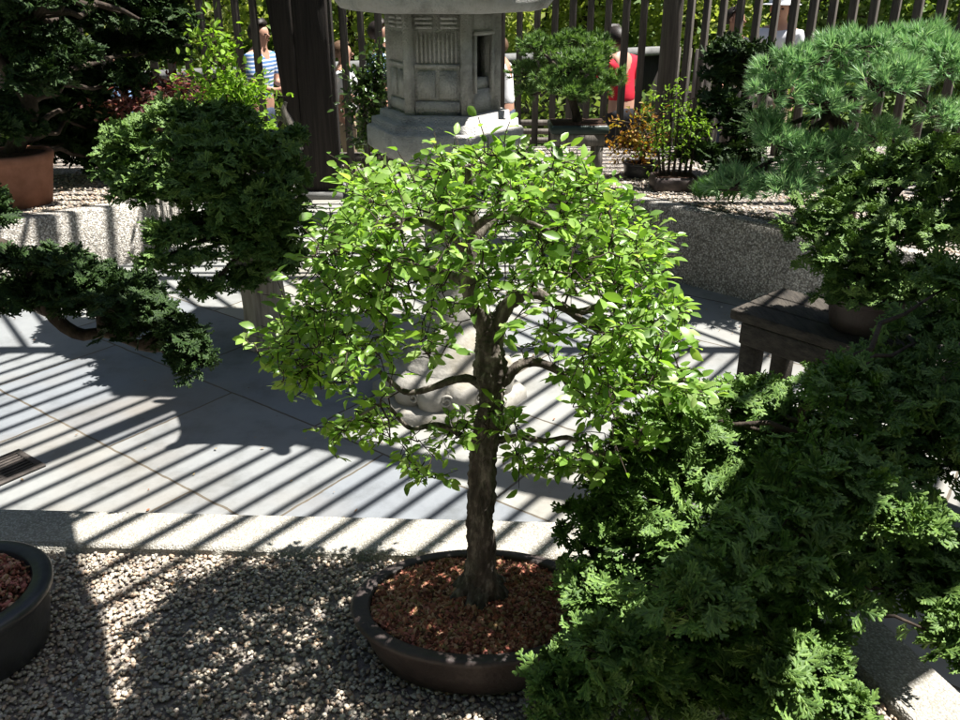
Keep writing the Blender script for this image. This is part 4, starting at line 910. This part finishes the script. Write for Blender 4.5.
# ---------------------------------------------------------------- people beyond the fence
def skinned(name, pts, edges, rad, mat, parent, root=0, sub=2):
    me = bpy.data.meshes.new(name); me.from_pydata([g3(p) for p in pts], edges, []); me.update()
    o = bpy.data.objects.new(name, me); COL.objects.link(o); o.parent = parent; o.matrix_parent_inverse = parent.matrix_basis.inverted()
    sk = o.modifiers.new('skin', 'SKIN'); sv = me.skin_vertices
    if not sv: 
        bpy.context.view_layer.objects.active = o
    for i, r in enumerate(rad):
        me.skin_vertices[0].data[i].radius = (r if isinstance(r, tuple) else (r, r))
    me.skin_vertices[0].data[root].use_root = True
    sk.use_smooth_shade = True
    ss = o.modifiers.new('subdivision', 'SUBSURF'); ss.levels = sub; ss.render_levels = sub
    me.materials.append(mat); return o
def person(label, u, headv, Y, ht=1.66, face=0., shirt='white_cloth', trousers='denim', hair='hair', lean=0., arms='down', hat=None):
    top = WY(u, headv, Y); x0 = top[0]; z0 = -.25
    s = (top[2]-z0)/1.72 if ht is None else ht/1.72; zg = top[2]-1.72*s if ht is not None else z0
    zg = -.25; s = (top[2]-zg)/(1.72*math.cos(lean*.6))
    t = thing('person', (x0, Y, zg), label, 'person'); 
    cf, sf = math.cos(face), math.sin(face)
    def q(x, y, z):                     # local: x right, y forward, z up ; lean above the hips
        if z > .92: dz = z-.92; y += math.sin(lean)*dz; z = .92+math.cos(lean)*dz
        return np.array([x0+(x*cf-y*sf)*s, Y+(x*sf+y*cf)*s, zg+z*s])
    # body
    pts = [q(0,0,.95), q(0,0,1.12), q(0,.0,1.30), q(0,-.01,1.42), q(0,.0,1.49), q(0,.015,1.56), q(0,.02,1.64), q(0,.015,1.70)]
    rad = [.135, .12, .135, .10, .055, .075, .085, .05]; ed = [(0,1),(1,2),(2,3),(3,4),(4,5),(5,6),(6,7)]
    hands = []
    for sd in (-1, 1):
        b = len(pts)
        if arms == 'down': A = [(.17,-.0,1.40),(.22,-.02,1.13),(.23,.10,.90),(.23,.15,.83)]
        else: A = [(.17,0,1.40),(.21,.06,1.14),(.15,.28,1.10),(.12,.35,1.12)]
        pts += [q(sd*a[0], a[1], a[2]) for a in A]; rad += [.058, .044, .030, .034]; ed += [(3, b), (b, b+1), (b+1, b+2), (b+2, b+3)]
        hands.append((sd, A[-1], A[-2]))
        b = len(pts); pts += [q(sd*.10,0,.86), q(sd*.105,.02,.48), q(sd*.11,-.02,.09), q(sd*.12,.12,.035)]; rad += [.09, .062, .045, .035]; ed += [(0, b), (b, b+1), (b+1, b+2), (b+2, b+3)]
    rad = [r*s for r in rad]
    body = skinned('body', pts, ed, rad, M['skin'], t)
    # hands, nose, ears, eyes
    for sd, h, w_ in hands:
        fb = MB(); h = np.array(h); f = h-np.array(w_); f /= np.linalg.norm(f)
        for k in range(4):
            o_ = h+f*.02+np.array([(k-1.5)*.017, 0, 0])
            P_ = [h, o_, o_+f*.035, o_+f*.055+np.array([0, .012, -.012])]
            tube(fb, [q(sd*p[0], p[1], p[2]) for p in P_], [.012*s, .0085*s, .008*s, .006*s], 6)
        P_ = [h, h+np.array([-.03, 0, 0]), h+f*.02+np.array([-.05, .012, 0]), h+f*.04+np.array([-.052, .015, 0])]
        tube(fb, [q(sd*p[0], p[1], p[2]) for p in P_], [.012*s, .011*s, .009*s, .007*s], 6); fb.build('hand', M['skin'], t)
    fb = MB(); tube(fb, [q(0,.075,1.625), q(0,.112,1.59), q(0,.09,1.575)], [.008*s, .014*s, .009*s], 6); fb.build('nose', M['skin'], t)
    fb = MB(); tube(fb, [q(-.025,.094,1.555), q(0,.100,1.553), q(.025,.094,1.555)], [.003*s, .006*s, .003*s], 6); fb.build('mouth', M['terracotta'], t)
    for sd in (-1, 1):
        fb = MB(); tube(fb, [q(sd*.083,.01,1.64), q(sd*.092,.0,1.61), q(sd*.083,.01,1.58)], [.008*s, .014*s, .008*s], 6); fb.build('ear', M['skin'], t)
        fb = MB(); tube(fb, [q(sd*.045,.088,1.615), q(sd*.022,.094,1.615)], [.007*s, .007*s], 6); fb.build('eye', M['hair'], t)
    # shirt
    pts = [q(0,0,.93), q(0,0,1.10), q(0,0,1.30), q(0,-.01,1.41), q(0,-.005,1.46)]; rad = [(.17,.125),(.155,.12),(.175,.135),(.13,.11),(.07,.07)]; ed = [(0,1),(1,2),(2,3),(3,4)]
    for sd in (-1, 1):
        b = len(pts); A = [(.175,0,1.39),(.215,-.015 if arms == 'down' else .04,1.19)]
        pts += [q(sd*a[0], a[1], a[2]) for a in A]; rad += [(.075,.075),(.066,.066)]; ed += [(3, b), (b, b+1)]
    skinned('shirt', pts, ed, [(a*s, b_*s) for a, b_ in rad], M[shirt], t)
    pts = [q(0,0,.96), q(0,0,.88)]; rad = [.15, .15]; ed = [(0, 1)]
    for sd in (-1, 1):
        b = len(pts); pts += [q(sd*.10,0,.80), q(sd*.105,.02,.48), q(sd*.11,-.02,.12)]; rad += [.105, .082, .07]; ed += [(1, b), (b, b+1), (b+1, b+2)]
    skinned('trousers', pts, ed, [r*s for r in rad], M[trousers], t)
    hb = MB(); tv, tf = ICV, ICF
    hc = q(0, -.012, 1.655); nA = 20; V = []
    for i, ph_ in enumerate(np.linspace(.02, PI*.74, 9)):
        for j in range(nA):
            a = j/nA*2*PI; rr = math.sin(ph_); fr = min(1.3, max(0, math.sin(a)+.15)*max(0, (ph_-1.0))*1.3)
            V.append(q(.100*rr*math.cos(a), -.012+.112*rr*math.sin(a)*(1-fr*.55), 1.635+.105*math.cos(ph_)+fr*.13))
    f = [[i*nA+j, i*nA+(j+1) % nA, (i+1)*nA+(j+1) % nA, (i+1)*nA+j] for i in range(8) for j in range(nA)]
    hb.add(V, f); hb.build('hair' if not hat else 'hair', M[hair], t)
    if hat:
        mb = MB(); V = []
        pr_ = [(.002,.115),(.06,.11),(.10,.075),(.112,.03),(.115,.0),(.17,-.012),(.172,-.018),(.113,-.01)]
        for r, z in pr_: V += [q(r*math.cos(j/24*2*PI), .005+r*math.sin(j/24*2*PI), 1.665+z) for j in range(24)]
        mb.add(V, [[i*24+j, i*24+(j+1) % 24, (i+1)*24+(j+1) % 24, (i+1)*24+j] for i in range(len(pr_)-1) for j in range(24)]); mb.build('hat', M[hat], t)
    return t
person('person in a blue and white striped shirt left of the big dark post', 252, 22, 8.3, face=-1.9, shirt='striped', trousers='denim', arms='up', lean=.1)
person('person in a white top just right of the big dark post', 342, 42, 8.2, face=-1.4, shirt='white_cloth', trousers='khaki', hair='hair_brown', arms='up')
person('dark-haired person in a light blue shirt above the glossy shrub beside the lantern', 379, 22, 8.4, face=-1.6, shirt='blue_cloth', trousers='black_cloth')
person('person in a white shirt behind the pickets just right of the lantern firebox', 507, 36, 8.6, face=1.3, shirt='white_cloth', trousers='denim', hair='hair_brown', arms='up', lean=.15)
person('person in a bright red top bending beside the fence corner post', 628, 28, 8.3, face=.5, shirt='red_cloth', trousers='black_cloth', arms='up', lean=.25)
person('person in a white shirt and pale sun hat behind the slanting fence above the pine', 783, -4, 8.8, face=2.6, shirt='white_cloth', trousers='khaki', hat='white_cloth')
person('person in dark clothes behind the slanting fence above the small dark conifer', 737, 8, 9.2, face=-2.4, shirt='black_cloth', trousers='denim')
person('dark-haired person in a light blue shirt seen under the big conifer at the upper left', 112, 52, 8.4, face=-1.2, shirt='blue_cloth', trousers='black_cloth')

# ---------------------------------------------------------------- beyond the fence
mb = MB(); a = WY(110, 73, 9.0); b_ = WY(520, 55, 11.0); c_ = WY(664, 44, 12.0); d_ = np.array([c_[0]+6, 12.2, c_[2]])
for p, q in ((a-np.array([2, .5, 0]), c_), ):
    pp = np.array([p[0], p[1], .33]); qq = np.array([q[0], q[1], .45]); pp[2] = a[2]-.10; qq[2] = c_[2]-.08; beam(mb, pp, qq, .25, .09); lw = thing('ledge_wall', (pp+qq)/2, 'grey stone ledge on a dark boarded wall running behind the fence pickets', 'wall'); mb.build('coping', M['ledge'], lw, smooth=False)
    mb = MB(); pp[2] -= .48; qq[2] -= .48; beam(mb, pp, qq, .10, .87); mb.build('wall_face', M['post_wood'], lw, smooth=False)
# slatted bench outside
t = thing('slatted_bench', (WY(533, 118, 8.9)[0], 8.9, -.25), 'pale slatted bench beyond the fence just right of the lantern', 'bench'); bx_ = WY(533, 118, 8.9)[0]
mb = MB()
for k in range(5): box(mb, (bx_, 8.9+.02*k, .02+k*.085), (.9, .025, .055))
mb.build('backrest', M['weathered_wood'], t, smooth=False)
mb = MB()
for k in range(4): box(mb, (bx_, 8.45+.1*k, .0), (.9, .08, .025))
mb.build('seat', M['weathered_wood'], t, smooth=False)
for sx_ in (-.4, .4):
    mb = MB(); box(mb, (bx_+sx_, 8.65, -.13), (.06, .45, .235)); mb.build('leg', M['weathered_wood'], t, smooth=False)
QD = (np.array([[-.5,0,0],[0,-.28,.06],[.5,0,0],[0,.28,.06]]), np.array([[0,1,2,3]]))
def bgtree(label, x, y, z0, H_, R_, mat, n, size, seed, trunk_h=.35):
    t = thing('woodland_tree', (x, y, z0), label, 'tree', 'trees beyond the fence'); tb = MB(); cb = MB()
    tr = smooth_path([(x, y, z0), (x+.1, y, z0+H_*trunk_h), (x-.1, y, z0+H_*.7), (x, y, z0+H_*.9)], 12); tube(tb, tr, np.linspace(.10, .03, 12), 8, .1)
    P_, D_ = pad_points((0, 0, 0), (1, 1, 1), 22, .25, -1)
    for p in P_:
        c = np.array([x, y, z0+H_*.55])+p*np.array([R_, R_*.6, H_*.45]); limb(tb, tr[rng.integers(3, 11)], c, .04, .012, .05)
        m = n//22; q = rng.normal(0, 1, (m, 3)); q /= np.linalg.norm(q, axis=1)[:, None]; q = c+q*rng.uniform(.3, 1, (m, 1))*np.array([R_, R_*.8, H_*.35])*rng.uniform(.28, .5)
        scatter(cb, QD[0], QD[1], q, rand_rot(m, .9), rng.uniform(.6, 1.3, m)*size)
    tb.build('trunk', M['dark_bark'], t); cb.build('crown', M[mat], t)
bl = [(-8.5, 13.5, 'bg_green', 'mid green leafy tree far beyond the fence at the left edge'), (-6.2, 15, 'bg_yellow', 'yellow-green tree beyond the fence behind the upper left conifer'),
      (-4.2, 13.8, 'bg_yellow', 'yellow-green tree beyond the pickets left of the striped-shirt person'), (-2.2, 14.6, 'bg_yellow', 'yellow-green tree beyond the pickets behind the massive post'),
      (-.3, 13.6, 'bg_yellow', 'yellow-green tree beyond the fence behind the stone lantern'), (1.6, 14.8, 'bg_yellow', 'yellow-green tree seen between the pickets right of the lantern'),
      (3.4, 15.0, 'bg_yellow', 'yellow-green tree beyond the fence corner post'), (5.0, 13.0, 'bg_green', 'darker green tree beyond the slanting fence behind the small conifer'),
      (7.2, 12.4, 'bg_green', 'darker green tree beyond the slanting fence above the pine'), (9.4, 12.0, 'bg_green', 'green tree beyond the slanting fence at the right edge')]
for i, (x, y, mt, lb_) in enumerate(bl):
    bgtree(lb_, x, y, -.26, rng.uniform(3.6, 4.4), 1.5, mt, 6000, .12, i)
mb = MB(); m = 26000; P_ = np.stack([rng.uniform(-22, 24, m), 17+rng.uniform(0, 1.5, m), rng.uniform(-.2, 4.2, m)], 1); P_[:, 1] += np.sin(P_[:, 0]*1.1)*.5
scatter(mb, QD[0], QD[1], P_, rand_rot(m, .9), rng.uniform(.18, .36, m))
tag(mb.build('far_wood', M['bg_green']), 'green mass of woodland closing the view beyond the fence', 'woodland', kind='stuff')
mb = MB(); m = 9000; xs = rng.uniform(-9, 9, m); P_ = np.stack([xs, 9.0+(xs+3.3)*.38+rng.uniform(-.55, -.2, m), rng.uniform(-.2, .58+.12*np.sin(xs*2.3), m)], 1)
scatter(mb, QD[0], QD[1], P_, rand_rot(m, .9), rng.uniform(.07, .15, m))
tag(mb.build('hedge', M['bg_green']), 'low leafy green hedge in front of the grey ledge wall', 'hedge')

def wood(name_label, x0, y0, x1, y1, h, n, hz=.2):  # tree masses added round the garden to block sky light
    mb = MB(); t = rng.uniform(0, 1, n); off = rng.normal(0, .5, (n, 2))
    P_ = np.stack([x0+(x1-x0)*t+off[:, 0], y0+(y1-y0)*t+off[:, 1], rng.uniform(hz-.4, h, n)+np.sin(t*37)*.5], 1)
    scatter(mb, QD[0], QD[1], P_, rand_rot(n, .9), rng.uniform(.35, .7, n)); tag(mb.build('woodland', M['bg_green']), name_label, 'woodland', kind='stuff')
wood('unseen woodland added left of the conifers to block sky light', -10, -8, -10, 18, 9, 9000)
wood('unseen woodland added behind the camera to block sky light', -10, -8, 12, -8, 9, 8000)
wood('tall woodland beyond the yellow-green trees', -14, 20, 18, 20, 10, 12000)
wood('unseen woodland added right of the slanting fence to block sky light', 13, -8, 14, 20, 9, 9000)
# ---------------------------------------------------------------- render settings
sc.view_settings.view_transform = 'Standard'; sc.view_settings.look = 'None'; sc.view_settings.gamma = 1; sc.view_settings.exposure = 1.4
sc.render.engine = 'CYCLES'
